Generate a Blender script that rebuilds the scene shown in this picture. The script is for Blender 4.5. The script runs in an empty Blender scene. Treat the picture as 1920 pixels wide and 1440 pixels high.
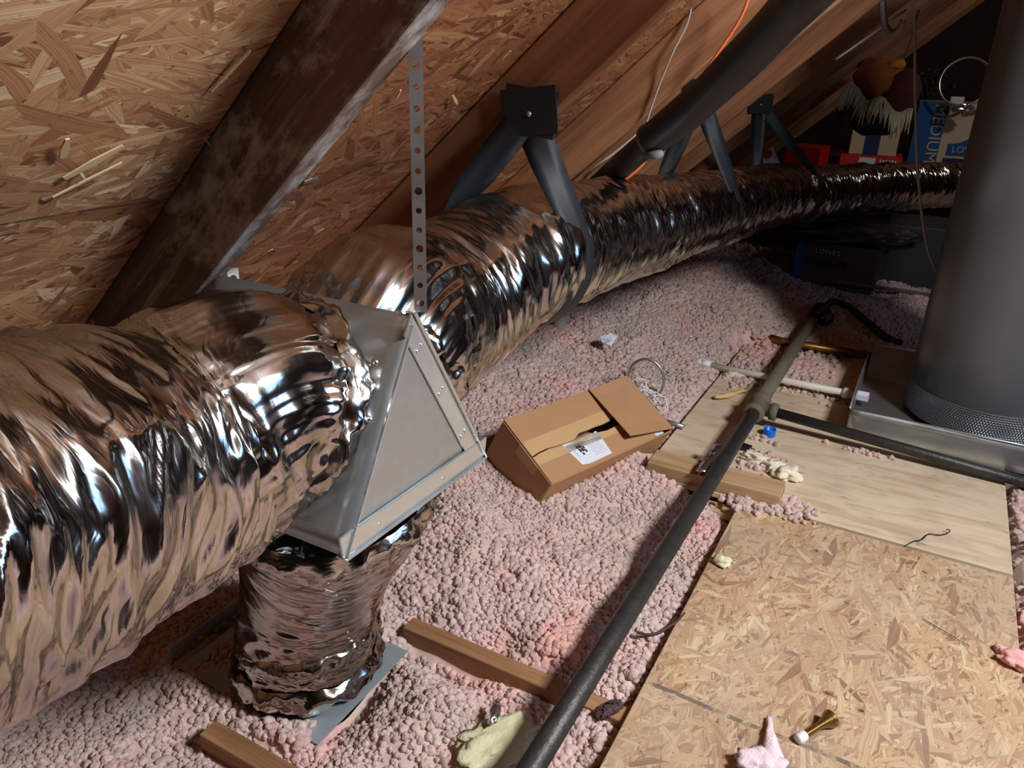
import bpy, bmesh, math, random
import numpy as np
from mathutils import Vector, Matrix

random.seed(7)
rng = np.random.default_rng(11)
SC = bpy.context.scene
COL = SC.collection

# ------------------------------------------------------------------ camera
CAM_H = 1.117
F_PX = 1427.5
YAW, PITCH, ROLL = -0.4962, 0.40644, -0.02611
SLOPE = 0.72983
def cam_axes():
    cy, sy, cp, sp, cr, sr = math.cos(YAW), math.sin(YAW), math.cos(PITCH), math.sin(PITCH), math.cos(ROLL), math.sin(ROLL)
    f = np.array([sy*cp, cy*cp, -sp]); r = np.array([cy, -sy, 0.0]); d = np.cross(f, r)
    return cr*r + sr*d, -sr*r + cr*d, f
AX_R, AX_D, AX_F = cam_axes()
CAM = np.array([0, 0, CAM_H])
cam_data = bpy.data.cameras.new('camera'); cam = bpy.data.objects.new('camera', cam_data); COL.objects.link(cam)
m3 = Matrix((AX_R.tolist(), (-AX_D).tolist(), (-AX_F).tolist())).transposed()
cam.matrix_world = Matrix.Translation(CAM.tolist()) @ m3.to_4x4()
cam_data.sensor_width = 36; cam_data.lens = 36*F_PX/1920; cam_data.clip_start = 0.02
SC.camera = cam
# ------------------------------------------------------------------ world, lights, exposure
SC.view_settings.view_transform = 'Standard'; SC.view_settings.look = 'None'
SC.view_settings.gamma = 1; SC.view_settings.use_curve_mapping = False
SC.view_settings.exposure = 0.0
w = bpy.data.worlds.new('world'); SC.world = w; w.use_nodes = True
w.node_tree.nodes['Background'].inputs['Color'].default_value = (0.5, 0.6, 0.8, 1)
w.node_tree.nodes['Background'].inputs['Strength'].default_value = 0.02
def spot(name, loc, target, power, color, radius, angle, blend):
    l = bpy.data.lights.new(name, 'SPOT'); l.energy = power; l.color = color; l.shadow_soft_size = radius
    l.spot_size = math.radians(angle); l.spot_blend = blend
    o = bpy.data.objects.new(name, l); COL.objects.link(o); o.location = loc
    o.rotation_euler = (Vector(target)-Vector(loc)).to_track_quat('-Z', 'Y').to_euler(); return o
def area(name, loc, target, power, color, sx, sy):
    l = bpy.data.lights.new(name, 'AREA'); l.energy = power; l.color = color; l.shape = 'RECTANGLE'; l.size = sx; l.size_y = sy
    o = bpy.data.objects.new(name, l); COL.objects.link(o); o.location = loc
    o.rotation_euler = (Vector(target)-Vector(loc)).to_track_quat('-Z', 'Y').to_euler(); return o
key = area('work_light', (1.33, 1.00, 2.05), (-0.65, 1.05, 0.25), 54, (0.98, 0.985, 1.0), 0.40, 0.40); key.data.spread = math.radians(150)
area('blue_highlight_panel', (2.25, 1.35, 1.62), (-0.7, 0.8, 0.7), 9.5, (0.30, 0.58, 1.0), 1.3, 0.5)  # added blue panel for the foil to reflect; the roof has no window
area('far_carton_fill', (0.95, 5.5, 1.75), (-0.2, 7.0, 0.5), 4.5, (1.0, 0.93, 0.85), 0.12, 0.12)  # added fill to brighten the far cartons, not a known lamp
SC.cycles.max_bounces = 6; SC.cycles.diffuse_bounces = 3; SC.cycles.glossy_bounces = 4; SC.cycles.caustics_reflective = False; SC.cycles.caustics_refractive = False

# ------------------------------------------------------------------ projection helpers: a pixel of the photo -> a point in the attic
def ray(x, y): return AX_R*((x-960)/F_PX) + AX_D*((y-720)/F_PX) + AX_F
def pz(x, y, z=0.0): d = ray(x, y); return CAM + d*((z-CAM_H)/d[2])
def py(x, y, Y): d = ray(x, y); return CAM + d*(Y/d[1])
def px(x, y, X): d = ray(x, y); return CAM + d*(X/d[0])
def pd(x, y, dep): return CAM + ray(x, y)*dep
E1 = np.array([math.cos(SLOPE), 0, math.sin(SLOPE)]); E3 = np.array([-math.sin(SLOPE), 0, math.cos(SLOPE)])
ROOF_D = 0.474          # distance camera - underside of the roof boards
def ps(x, y, D): d = ray(x, y); return CAM + d*(D/float(d@E3))

# ------------------------------------------------------------------ numpy noise
_perm = rng.permutation(256); _perm = np.concatenate([_perm, _perm, _perm])
_grad = rng.normal(size=(256, 3)); _grad /= np.linalg.norm(_grad, axis=1)[:, None]
def noise3(x, y, z):
    x, y, z = np.broadcast_arrays(np.asarray(x, float), np.asarray(y, float), np.asarray(z, float))
    xi, yi, zi = np.floor(x).astype(int), np.floor(y).astype(int), np.floor(z).astype(int)
    xf, yf, zf = x-xi, y-yi, z-zi
    fade = lambda t: t*t*t*(t*(t*6-15)+10)
    u, v, q = fade(xf), fade(yf), fade(zf)
    def g(i, j, k):
        h = _perm[(_perm[(_perm[(xi+i) & 255] + ((yi+j) & 255))] + ((zi+k) & 255))] & 255
        gr = _grad[h]; return gr[..., 0]*(xf-i) + gr[..., 1]*(yf-j) + gr[..., 2]*(zf-k)
    l = lambda a, b, t: a + t*(b-a)
    return l(l(l(g(0,0,0), g(1,0,0), u), l(g(0,1,0), g(1,1,0), u), v), l(l(g(0,0,1), g(1,0,1), u), l(g(0,1,1), g(1,1,1), u), v), q)*1.5
def ridged(*a): return 1-2*np.abs(noise3(*a))

# ------------------------------------------------------------------ materials
def new_mat(name):
    m = bpy.data.materials.new(name); m.use_nodes = True
    return m, m.node_tree, m.node_tree.nodes['Principled BSDF']
def N(nt, t, **kw):
    n = nt.nodes.new(t)
    for k, v in kw.items():
        if k in n.inputs.keys() or k.startswith('i_'):
            s = n.inputs[int(k[2:])] if k.startswith('i_') else n.inputs[k]
            if isinstance(v, bpy.types.NodeSocket): nt.links.new(v, s)
            else: s.default_value = v
        else: setattr(n, k, v)
    return n
def L(nt, a, b): nt.links.new(a, b)
def math_n(nt, op, a, b=0.0, c=None):
    n = nt.nodes.new('ShaderNodeMath'); n.operation = op
    for i, v in enumerate((a, b, c)):
        if v is None: continue
        if isinstance(v, bpy.types.NodeSocket): nt.links.new(v, n.inputs[i])
        else: n.inputs[i].default_value = v
    return n.outputs[0]
def mixc(nt, fac, a, b, mode='MIX'):
    n = nt.nodes.new('ShaderNodeMix'); n.data_type = 'RGBA'; n.blend_type = mode
    for i, v in ((0, fac), (6, a), (7, b)):
        if isinstance(v, bpy.types.NodeSocket): nt.links.new(v, n.inputs[i])
        else: n.inputs[i].default_value = v if i == 0 else (*v, 1)[:4]
    return n.outputs[2]
def ramp(nt, fac, stops):
    n = nt.nodes.new('ShaderNodeValToRGB'); cr = n.color_ramp
    while len(cr.elements) < len(stops): cr.elements.new(0.5)
    for e, (p, c) in zip(cr.elements, stops): e.position = p; e.color = (*c, 1)
    nt.links.new(fac, n.inputs[0]); return n.outputs[0]
def mapping(nt, vec, scale=(1, 1, 1), rot=(0, 0, 0), loc=(0, 0, 0)):
    n = N(nt, 'ShaderNodeMapping', Vector=vec); n.inputs['Scale'].default_value = scale
    n.inputs['Rotation'].default_value = rot; n.inputs['Location'].default_value = loc; return n.outputs[0]
def noise(nt, vec, scale, detail=3, rough=0.55, out=0):
    return N(nt, 'ShaderNodeTexNoise', Vector=vec, Scale=scale, Detail=detail, Roughness=rough).outputs[out]
def coord(nt, which='Object'): return nt.nodes.new('ShaderNodeTexCoord').outputs[which]
def bump(nt, b, height, strength=0.3, dist=0.01):
    n = N(nt, 'ShaderNodeBump', Height=height, Strength=strength, Distance=dist); L(nt, n.outputs[0], b.inputs['Normal'])
def s2l(r, g, b):
    f = lambda c: (c/255/12.92) if c/255 <= 0.04045 else ((c/255+0.055)/1.055)**2.4
    return (f(r), f(g), f(b))

def simple(name, rgb, rough=0.6, metal=0.0, var=0.15, vscale=20, bmp=0.0, bscale=60):
    m, nt, b = new_mat(name); c = coord(nt)
    n1 = noise(nt, c, vscale, 4)
    col = mixc(nt, n1, tuple(x*(1-var) for x in rgb), tuple(min(1, x*(1+var)) for x in rgb))
    L(nt, col, b.inputs['Base Color']); b.inputs['Roughness'].default_value = rough; b.inputs['Metallic'].default_value = metal
    if bmp: bump(nt, b, noise(nt, c, bscale, 4), bmp, 0.004)
    return m

def osb_material(name, tones, base_scale=1.0, sheet=None, lines=None, dust=0.0):
    """oriented strand board: overlapping layers of stretched random chips; UV is in metres, u along the sheet"""
    m, nt, b = new_mat(name)
    uv = nt.nodes.new('ShaderNodeUVMap').outputs[0]
    warp = N(nt, 'ShaderNodeTexNoise', Vector=uv, Scale=9.0, Detail=3).outputs['Color']
    wv = N(nt, 'ShaderNodeVectorMath', operation='SCALE', i_0=N(nt, 'ShaderNodeVectorMath', operation='SUBTRACT', i_0=warp, i_1=(0.5, 0.5, 0.5)).outputs[0], Scale=0.016).outputs[0]
    uvw = N(nt, 'ShaderNodeVectorMath', operation='ADD', i_0=uv, i_1=wv).outputs[0]
    layers = [(4, .15, .026), (-22, .12, .02), (27, .11, .02), (-8, .10, .012), (55, .085, .014), (-48, .09, .016), (14, .07, .008), (86, .06, .013), (-15, .034, .005), (35, .03, .005)]
    best = None; tone = None; grain = None
    for i, (a, ln, wd) in enumerate(layers):
        mp = N(nt, 'ShaderNodeMapping', Vector=uvw, vector_type='TEXTURE')
        mp.inputs['Rotation'].default_value = (0, 0, math.radians(a)); mp.inputs['Scale'].default_value = (ln*base_scale, wd*base_scale, 1); mp.inputs['Location'].default_value = (i*3.7, i*1.3, 0)
        vo = N(nt, 'ShaderNodeTexVoronoi', voronoi_dimensions='2D', Vector=mp.outputs[0], Scale=1.0, Randomness=0.9)
        sep = N(nt, 'ShaderNodeSeparateColor', Color=vo.outputs['Color'])
        pri, tn = sep.outputs[0], sep.outputs[1]
        if i >= 8: pri = math_n(nt, 'MULTIPLY', pri, 0.985)
        gr = N(nt, 'ShaderNodeTexNoise', noise_dimensions='2D', Vector=mp.outputs[0], Scale=1.0, Detail=2)
        mp2 = mapping(nt, mp.outputs[0], (0.6, 7, 1)); L(nt, mp2, gr.inputs['Vector'])
        if best is None: best, tone, grain = pri, tn, gr.outputs[0]
        else:
            g = math_n(nt, 'GREATER_THAN', pri, best)
            best = math_n(nt, 'MAXIMUM', best, pri)
            for_t = nt.nodes.new('ShaderNodeMix'); L(nt, g, for_t.inputs[0]); L(nt, tone, for_t.inputs[2]); L(nt, tn, for_t.inputs[3]); tone = for_t.outputs[0]
            for_g = nt.nodes.new('ShaderNodeMix'); L(nt, g, for_g.inputs[0]); L(nt, grain, for_g.inputs[2]); L(nt, gr.outputs[0], for_g.inputs[3]); grain = for_g.outputs[0]
    col = ramp(nt, tone, tones)
    col = mixc(nt, 0.55, col, ramp(nt, grain, [(0.25, (0.45, 0.4, 0.36)), (0.7, (1.15, 1.12, 1.08))]), 'MULTIPLY')
    big = noise(nt, uv, 2.2, 3)
    col = mixc(nt, 0.6, col, ramp(nt, big, [(0.3, (0.72, 0.68, 0.66)), (0.7, (1.12, 1.1, 1.06))]), 'MULTIPLY')
    dk = noise(nt, uvw, 34, 5, 0.7)
    col = mixc(nt, ramp(nt, dk, [(0.30, (1, 1, 1)), (0.40, (0, 0, 0))]), col, (0.06, 0.03, 0.016))
    sx = N(nt, 'ShaderNodeSeparateXYZ', Vector=uv)
    if sheet:       # a redder sheet beyond a joint between two boards
        f = math_n(nt, 'GREATER_THAN', sx.outputs[0], sheet[0])
        col = mixc(nt, f, col, mixc(nt, 1.0, col, sheet[1], 'MULTIPLY'))
    if lines:       # printed nailing lines across the sheet
        for axis, pos, wd in lines:
            d = math_n(nt, 'ABSOLUTE', math_n(nt, 'SUBTRACT', math_n(nt, 'ADD', sx.outputs[axis], math_n(nt, 'MULTIPLY', math_n(nt, 'SUBTRACT', noise(nt, uv, 3.0), 0.5), 0.02)), pos))
            f = math_n(nt, 'MULTIPLY', math_n(nt, 'LESS_THAN', d, wd), ramp(nt, noise(nt, uv, 30, 3), [(0.4, (0.1, 0.1, 0.1)), (0.5, (0.75, 0.75, 0.75))]))
            col = mixc(nt, f, col, (0.03, 0.03, 0.035))
    if dust:
        col = mixc(nt, math_n(nt, 'MULTIPLY', ramp(nt, noise(nt, uv, 5.0, 6, 0.6), [(0.42, (0, 0, 0)), (0.7, (1, 1, 1))]), dust), col, (0.62, 0.52, 0.42))
    L(nt, col, b.inputs['Base Color']); b.inputs['Roughness'].default_value = 0.62
    h = math_n(nt, 'ADD', math_n(nt, 'MULTIPLY', best, 0.6), math_n(nt, 'MULTIPLY', grain, 0.25))
    bump(nt, b, h, 0.35, 0.004)
    return m

def wood(name, dark, mid, light, scuff=None, knots=True, rough=0.7, fine=1.0):
    """lumber with its length along local X"""
    m, nt, b = new_mat(name); c = coord(nt)
    oi = nt.nodes.new('ShaderNodeObjectInfo').outputs['Random']
    off = N(nt, 'ShaderNodeCombineXYZ', X=math_n(nt, 'MULTIPLY', oi, 37.0), Y=math_n(nt, 'MULTIPLY', oi, 11.0), Z=0.0).outputs[0]
    c = N(nt, 'ShaderNodeVectorMath', operation='ADD', i_0=c, i_1=off).outputs[0]
    wn = N(nt, 'ShaderNodeTexNoise', Vector=mapping(nt, c, (1.2, 5, 5)), Scale=1.0, Detail=2).outputs['Color']
    cw = N(nt, 'ShaderNodeVectorMath', operation='ADD', i_0=c, i_1=N(nt, 'ShaderNodeVectorMath', operation='SCALE', i_0=wn, Scale=0.05).outputs[0]).outputs[0]
    g1 = noise(nt, mapping(nt, cw, (1.6, 30*fine, 30*fine)), 1.0, 5, 0.6)
    g2 = noise(nt, mapping(nt, cw, (6, 160*fine, 160*fine)), 1.0, 2, 0.5)
    g3 = noise(nt, mapping(nt, c, (1.5, 4, 4)), 1.0, 3)
    f = math_n(nt, 'ADD', math_n(nt, 'MULTIPLY', g1, 0.65), math_n(nt, 'ADD', math_n(nt, 'MULTIPLY', g2, 0.15), math_n(nt, 'MULTIPLY', g3, 0.3)))
    col = ramp(nt, f, [(0.36, dark), (0.54, mid), (0.72, light)])
    if knots:
        vo = N(nt, 'ShaderNodeTexVoronoi', Vector=mapping(nt, cw, (3.0, 7, 7)), Scale=1.0, Randomness=1.0).outputs['Distance']
        col = mixc(nt, ramp(nt, vo, [(0.05, (1, 1, 1)), (0.16, (0, 0, 0))]), col, tuple(x*0.35 for x in dark))
    if scuff:
        sn = noise(nt, mapping(nt, c, (5, 9, 9)), 1.0, 6, 0.7)
        col = mixc(nt, math_n(nt, 'MULTIPLY', ramp(nt, sn, [(0.53, (0, 0, 0)), (0.68, (1, 1, 1))]), scuff[1]), col, scuff[0])
        sn2 = noise(nt, mapping(nt, c, (2, 40, 40), loc=(5, 0, 0)), 1.0, 5, 0.7)
        col = mixc(nt, math_n(nt, 'MULTIPLY', ramp(nt, sn2, [(0.55, (0, 0, 0)), (0.7, (1, 1, 1))]), scuff[1]*0.6), col, scuff[0])
    L(nt, col, b.inputs['Base Color']); b.inputs['Roughness'].default_value = rough
    bump(nt, b, f, 0.25, 0.004)
    return m

def foil_material():
    m, nt, b = new_mat('aluminised_foil')
    uv = nt.nodes.new('ShaderNodeUVMap').outputs[0]
    b.inputs['Metallic'].default_value = 1.0
    n0 = noise(nt, uv, 6.0, 4)
    L(nt, ramp(nt, n0, [(0.3, (0.42, 0.39, 0.36)), (0.7, (0.56, 0.53, 0.50))]), b.inputs['Base Color'])
    L(nt, ramp(nt, noise(nt, uv, 14, 3), [(0.35, (0.12,)*3), (0.7, (0.23,)*3)]), b.inputs['Roughness'])
    w1 = N(nt, 'ShaderNodeTexNoise', Vector=uv, Scale=10, Detail=3).outputs['Color']
    uvw = N(nt, 'ShaderNodeVectorMath', operation='ADD', i_0=uv, i_1=N(nt, 'ShaderNodeVectorMath', operation='SCALE', i_0=w1, Scale=0.05).outputs[0]).outputs[0]
    a1 = noise(nt, mapping(nt, uvw, (90, 12, 1)), 1.0, 2, 0.5)
    a1 = math_n(nt, 'ABSOLUTE', math_n(nt, 'SUBTRACT', a1, 0.5))
    v = N(nt, 'ShaderNodeTexVoronoi', Vector=mapping(nt, uvw, (45, 12, 1)), Scale=1.0, feature='F1').outputs['Distance']
    # strength of the creases varies over the wrap: calm stretches and crumpled ones
    amp = ramp(nt, noise(nt, uv, 3.5, 3), [(0.36, (0.15,)*3), (0.62, (1.0,)*3)])
    h = math_n(nt, 'MULTIPLY', math_n(nt, 'ADD', math_n(nt, 'MULTIPLY', a1, 1.2), math_n(nt, 'MULTIPLY', v, 0.35)), amp)
    bump(nt, b, h, 0.34, 0.006)
    return m

def galv_material(name='galvanised_sheet', base=(0.62, 0.68, 0.70), rough=0.32):
    m, nt, b = new_mat(name); c = coord(nt)
    vo = N(nt, 'ShaderNodeTexVoronoi', Vector=c, Scale=55.0).outputs['Color']
    f = N(nt, 'ShaderNodeSeparateColor', Color=vo).outputs[0]
    col = mixc(nt, f, tuple(x*0.97 for x in base), tuple(min(1, x*1.03) for x in base))
    L(nt, col, b.inputs['Base Color']); b.inputs['Metallic'].default_value = 0.85
    L(nt, ramp(nt, noise(nt, c, 9, 3), [(0.3, (rough-0.06,)*3), (0.7, (rough+0.08,)*3)]), b.inputs['Roughness'])
    bump(nt, b, noise(nt, c, 5, 2), 0.03, 0.02)
    return m

def insulation_material():
    m, nt, b = new_mat('pink_loose_fill')
    p = nt.nodes.new('ShaderNodeNewGeometry').outputs['Position']
    oi = nt.nodes.new('ShaderNodeObjectInfo').outputs['Random']
    a = noise(nt, p, 3.2, 3); g = noise(nt, p, 7.5, 4)
    col = ramp(nt, a, [(0.34, s2l(200, 182, 174)), (0.52, s2l(214, 190, 182)), (0.66, s2l(228, 178, 168))])
    col = mixc(nt, ramp(nt, g, [(0.55, (0, 0, 0)), (0.72, (0.75,)*3)]), col, s2l(176, 168, 162))
    col = mixc(nt, ramp(nt, noise(nt, p, 60, 3), [(0.4, (0.0,)*3), (0.75, (0.35,)*3)]), col, s2l(206, 150, 142))
    tint = ramp(nt, oi, [(0.0, (0.80, 0.76, 0.75)), (0.5, (1, 1, 1)), (1.0, (1.08, 1.07, 1.06))])
    col = mixc(nt, 1.0, col, tint, 'MULTIPLY')
    L(nt, col, b.inputs['Base Color']); b.inputs['Roughness'].default_value = 0.9
    b.inputs['Sheen Weight'].default_value = 0.2
    bump(nt, b, noise(nt, p, 260, 3, 0.6), 0.25, 0.003)
    b.inputs['Subsurface Weight'].default_value = 0.25; b.inputs['Subsurface Radius'].default_value = (1, 0.6, 0.55); b.inputs['Subsurface Scale'].default_value = 0.006
    return m

def plywood_material(name, pale, mid, dark):
    m, nt, b = new_mat(name); c = coord(nt)
    wn = N(nt, 'ShaderNodeTexNoise', Vector=mapping(nt, c, (2.0, 5, 5)), Scale=1.0, Detail=3).outputs['Color']
    cw = N(nt, 'ShaderNodeVectorMath', operation='ADD', i_0=c, i_1=N(nt, 'ShaderNodeVectorMath', operation='SCALE', i_0=wn, Scale=0.12).outputs[0]).outputs[0]
    g = noise(nt, mapping(nt, cw, (2.2, 26, 90)), 1.0, 5, 0.6)
    col = ramp(nt, g, [(0.33, mid), (0.5, pale), (0.7, tuple(min(1, x*1.1) for x in pale))])
    st = noise(nt, c, 4.5, 4)
    col = mixc(nt, ramp(nt, st, [(0.54, (0, 0, 0)), (0.72, (0.55,)*3)]), col, dark)
    sp = noise(nt, mapping(nt, c, (10, 55, 55)), 1.0, 3, 0.6)
    col = mixc(nt, ramp(nt, sp, [(0.66, (0, 0, 0)), (0.72, (0.8,)*3)]), col, tuple(x*0.3 for x in dark))
    L(nt, col, b.inputs['Base Color']); b.inputs['Roughness'].default_value = 0.68
    bump(nt, b, g, 0.15, 0.003)
    return m

def perf_material():
    m, nt, b = new_mat('perforated_grey_steel')
    uv = nt.nodes.new('ShaderNodeUVMap').outputs[0]
    s = N(nt, 'ShaderNodeSeparateXYZ', Vector=uv)
    v = math_n(nt, 'MULTIPLY', s.outputs[1], 1/0.0075); row = math_n(nt, 'FLOOR', v)
    u = math_n(nt, 'ADD', math_n(nt, 'MULTIPLY', s.outputs[0], 1/0.0085), math_n(nt, 'MULTIPLY', math_n(nt, 'MODULO', row, 2.0), 0.5))
    fu = math_n(nt, 'SUBTRACT', math_n(nt, 'FRACT', u), 0.5); fv = math_n(nt, 'SUBTRACT', math_n(nt, 'FRACT', v), 0.5)
    d = math_n(nt, 'SQRT', math_n(nt, 'ADD', math_n(nt, 'MULTIPLY', fu, fu), math_n(nt, 'MULTIPLY', fv, fv)))
    hole = ramp(nt, d, [(0.26, (1, 1, 1)), (0.34, (0, 0, 0))])
    L(nt, mixc(nt, hole, (0.42, 0.43, 0.44), (0.10, 0.10, 0.11)), b.inputs['Base Color'])
    b.inputs['Metallic'].default_value = 0.85; b.inputs['Roughness'].default_value = 0.34
    bump(nt, b, math_n(nt, 'MULTIPLY', d, 1.0), 0.8, 0.003)
    return m

M = {}
M['roof_osb'] = osb_material('roof_strand_board', [(0.0, s2l(120, 78, 52)), (0.12, s2l(160, 112, 78)), (0.4, s2l(188, 142, 102)), (0.75, s2l(200, 156, 116)), (0.92, s2l(214, 178, 138)), (1.0, s2l(238, 214, 176))],
    1.0, sheet=(0.73, (0.66, 0.50, 0.41)), lines=[(1, 1.645, 0.0022)])
M['deck_osb'] = osb_material('floor_strand_board', [(0.0, s2l(156, 122, 96)), (0.2, s2l(188, 154, 122)), (0.5, s2l(206, 172, 136)), (0.8, s2l(214, 186, 148)), (1.0, s2l(226, 206, 170))],
    0.75, lines=[(0, 1.15, 0.005)], dust=0.35)
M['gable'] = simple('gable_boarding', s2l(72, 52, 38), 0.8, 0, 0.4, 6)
M['rafter'] = wood('reddish_rafter_lumber', s2l(104, 64, 42), s2l(152, 102, 68), s2l(180, 130, 92))
M['rafter_grey'] = wood('weathered_rafter_lumber', s2l(58, 42, 36), s2l(94, 72, 62), s2l(132, 108, 96), scuff=(s2l(206, 204, 202), 0.95))
M['joist'] = wood('joist_lumber', s2l(112, 76, 50), s2l(156, 112, 76), s2l(188, 146, 106), knots=False)
M['block'] = wood('scrap_lumber', s2l(140, 108, 76), s2l(188, 152, 112), s2l(210, 180, 142), knots=False)
M['chip'] = simple('pale_wood_splinter', s2l(224, 194, 150), 0.7, 0, 0.1)
M['ply'] = plywood_material('pale_plywood', s2l(222, 202, 172), s2l(204, 178, 144), s2l(170, 144, 118))
M['foil'] = foil_material()
M['galv'] = galv_material('galvanised_sheet', (0.50, 0.55, 0.57), 0.33)
M['galv_bright'] = galv_material('bright_galvanised', (0.72, 0.78, 0.80), 0.24)
M['galv_dull'] = galv_material('dull_galvanised', (0.36, 0.34, 0.33), 0.42)
M['galv_matt'] = simple('matt_zinc_sheet', (0.46, 0.54, 0.58), 0.5, 0.6, 0.2, 12)
M['zinc'] = simple('zinc_plated_steel', (0.75, 0.78, 0.8), 0.25, 1.0, 0.05)
M['insul'] = insulation_material()
M['black_strap'] = None
def webbing():
    m, nt, b = new_mat('black_webbing'); uv = nt.nodes.new('ShaderNodeUVMap').outputs[0]
    wv = N(nt, 'ShaderNodeTexWave', Vector=mapping(nt, uv, (1, 1, 1), rot=(0, 0, 0.6)), Scale=140.0, Distortion=0.5).outputs['Fac']
    L(nt, mixc(nt, noise(nt, uv, 20, 3), (0.004, 0.006, 0.010), (0.016, 0.020, 0.026)), b.inputs['Base Color'])
    b.inputs['Roughness'].default_value = 0.5; bump(nt, b, wv, 0.3, 0.002); return m
M['black_strap'] = webbing()
M['foam_black'] = simple('black_pipe_foam', (0.016, 0.017, 0.02), 0.55, 0, 0.4, 14, 0.1, 50)
M['foam_grey'] = simple('torn_grey_foam_edge', (0.22, 0.23, 0.24), 0.8)
M['iron'] = simple('dusty_black_iron', (0.055, 0.052, 0.048), 0.45, 0.55, 0.55, 30, 0.35, 120)
M['iron_dust'] = simple('dust_coated_iron', s2l(112, 102, 86), 0.75, 0.1, 0.35, 25, 0.3, 90)
M['pvc'] = simple('white_pvc', s2l(232, 226, 206), 0.42, 0, 0.06, 12)
M['pvc_white'] = simple('bright_white_pvc', s2l(236, 236, 240), 0.35, 0, 0.03)
M['purple'] = simple('purple_primer', s2l(176, 164, 190), 0.5, 0, 0.15)
M['pvc_grey'] = simple('dusty_grey_pvc', s2l(170, 166, 168), 0.6, 0, 0.1)
M['card'] = simple('brown_cardboard', s2l(184, 138, 98), 0.75, 0, 0.07, 14, 0.05, 120)
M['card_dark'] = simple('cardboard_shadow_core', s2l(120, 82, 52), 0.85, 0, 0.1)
M['card_tape'] = simple('paper_packing_tape', s2l(206, 166, 118), 0.55, 0, 0.06, 10)
M['paper_white'] = simple('white_label_paper', s2l(232, 236, 242), 0.55, 0, 0.02)
M['ink'] = simple('black_ink', (0.02, 0.02, 0.022), 0.6)
M['ink_grey'] = simple('grey_print', s2l(170, 172, 176), 0.6)
M['tank'] = simple('grey_tank_enamel', s2l(98, 103, 105), 0.30, 0.15, 0.08, 3)
M['perf'] = perf_material()
M['copper'] = simple('tarnished_copper', s2l(150, 104, 52), 0.4, 0.8, 0.4, 16)
M['blue_cap'] = simple('blue_plastic', s2l(10, 110, 225), 0.35, 0, 0.03)
M['black_plastic'] = simple('black_plastic', (0.012, 0.012, 0.014), 0.3)
M['spray_foam'] = simple('white_foam', s2l(240, 232, 206), 0.85, 0, 0.08, 30, 0.5, 160)
M['yellow_wool'] = simple('yellow_glass_wool', s2l(226, 224, 184), 0.9, 0, 0.12, 30, 0.5, 200)
M['pink_wool'] = simple('pink_glass_wool', s2l(238, 216, 222), 0.9, 0, 0.12, 30, 0.5, 200)
M['salmon'] = simple('salmon_pink_wool', s2l(238, 180, 176), 0.9, 0, 0.1, 30, 0.4, 200)
M['paper_tan'] = simple('torn_tan_paper', s2l(222, 184, 124), 0.8, 0, 0.12, 14)
M['brass'] = simple('brass_plate', s2l(168, 140, 84), 0.3, 0.95, 0.1)
M['white_rubber'] = simple('white_rubber', s2l(232, 232, 232), 0.5)
M['white_wire'] = simple('white_cable_sheath', s2l(220, 200, 184), 0.5)
M['orange_wire'] = simple('orange_cable_sheath', s2l(238, 120, 70), 0.45)
M['grey_wire'] = simple('grey_cable_sheath', s2l(160, 154, 152), 0.5)
M['cone_brown'] = simple('dark_brown_husk', s2l(74, 54, 52), 0.75, 0, 0.3, 60)
M['red_card'] = simple('red_carton', s2l(214, 38, 30), 0.45, 0, 0.06)
M['blue_card'] = simple('blue_printed_card', s2l(20, 92, 158), 0.6, 0, 0.06)
M['navy_card'] = simple('navy_printed_card', s2l(34, 44, 92), 0.6, 0, 0.06)
M['tan_card'] = simple('tan_moving_carton', s2l(224, 200, 172), 0.7, 0, 0.06)
M['cream_card'] = simple('cream_carton', s2l(214, 194, 150), 0.65, 0, 0.08)
M['shaded_card'] = simple('shade_darkened_card', s2l(92, 78, 62), 0.8, 0, 0.1)  # moving carton card with the deep shade put into its colour
M['dark_bag'] = simple('shade_darkened_bag_plastic', (0.035, 0.038, 0.04), 0.4, 0, 0.3, 8)  # dark plastic, taken near black to carry the shade on bag and tote
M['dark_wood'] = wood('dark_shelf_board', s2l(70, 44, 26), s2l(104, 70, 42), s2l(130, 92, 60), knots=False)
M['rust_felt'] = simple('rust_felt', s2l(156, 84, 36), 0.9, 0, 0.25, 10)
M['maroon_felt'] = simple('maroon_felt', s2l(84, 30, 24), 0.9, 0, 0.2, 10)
M['orange_felt'] = simple('orange_felt', s2l(226, 130, 44), 0.9, 0, 0.1)
M['raffia'] = simple('pale_raffia', s2l(224, 212, 176), 0.8, 0, 0.12)
M['navy_fabric'] = simple('navy_fabric', (0.01, 0.012, 0.04), 0.8)
M['drywall'] = simple('drywall_back', s2l(120, 112, 104), 0.9)
M['clear_plastic'] = simple('crumpled_clear_wrap', (0.75, 0.75, 0.78), 0.08, 0.9, 0.1, 12)

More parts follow.
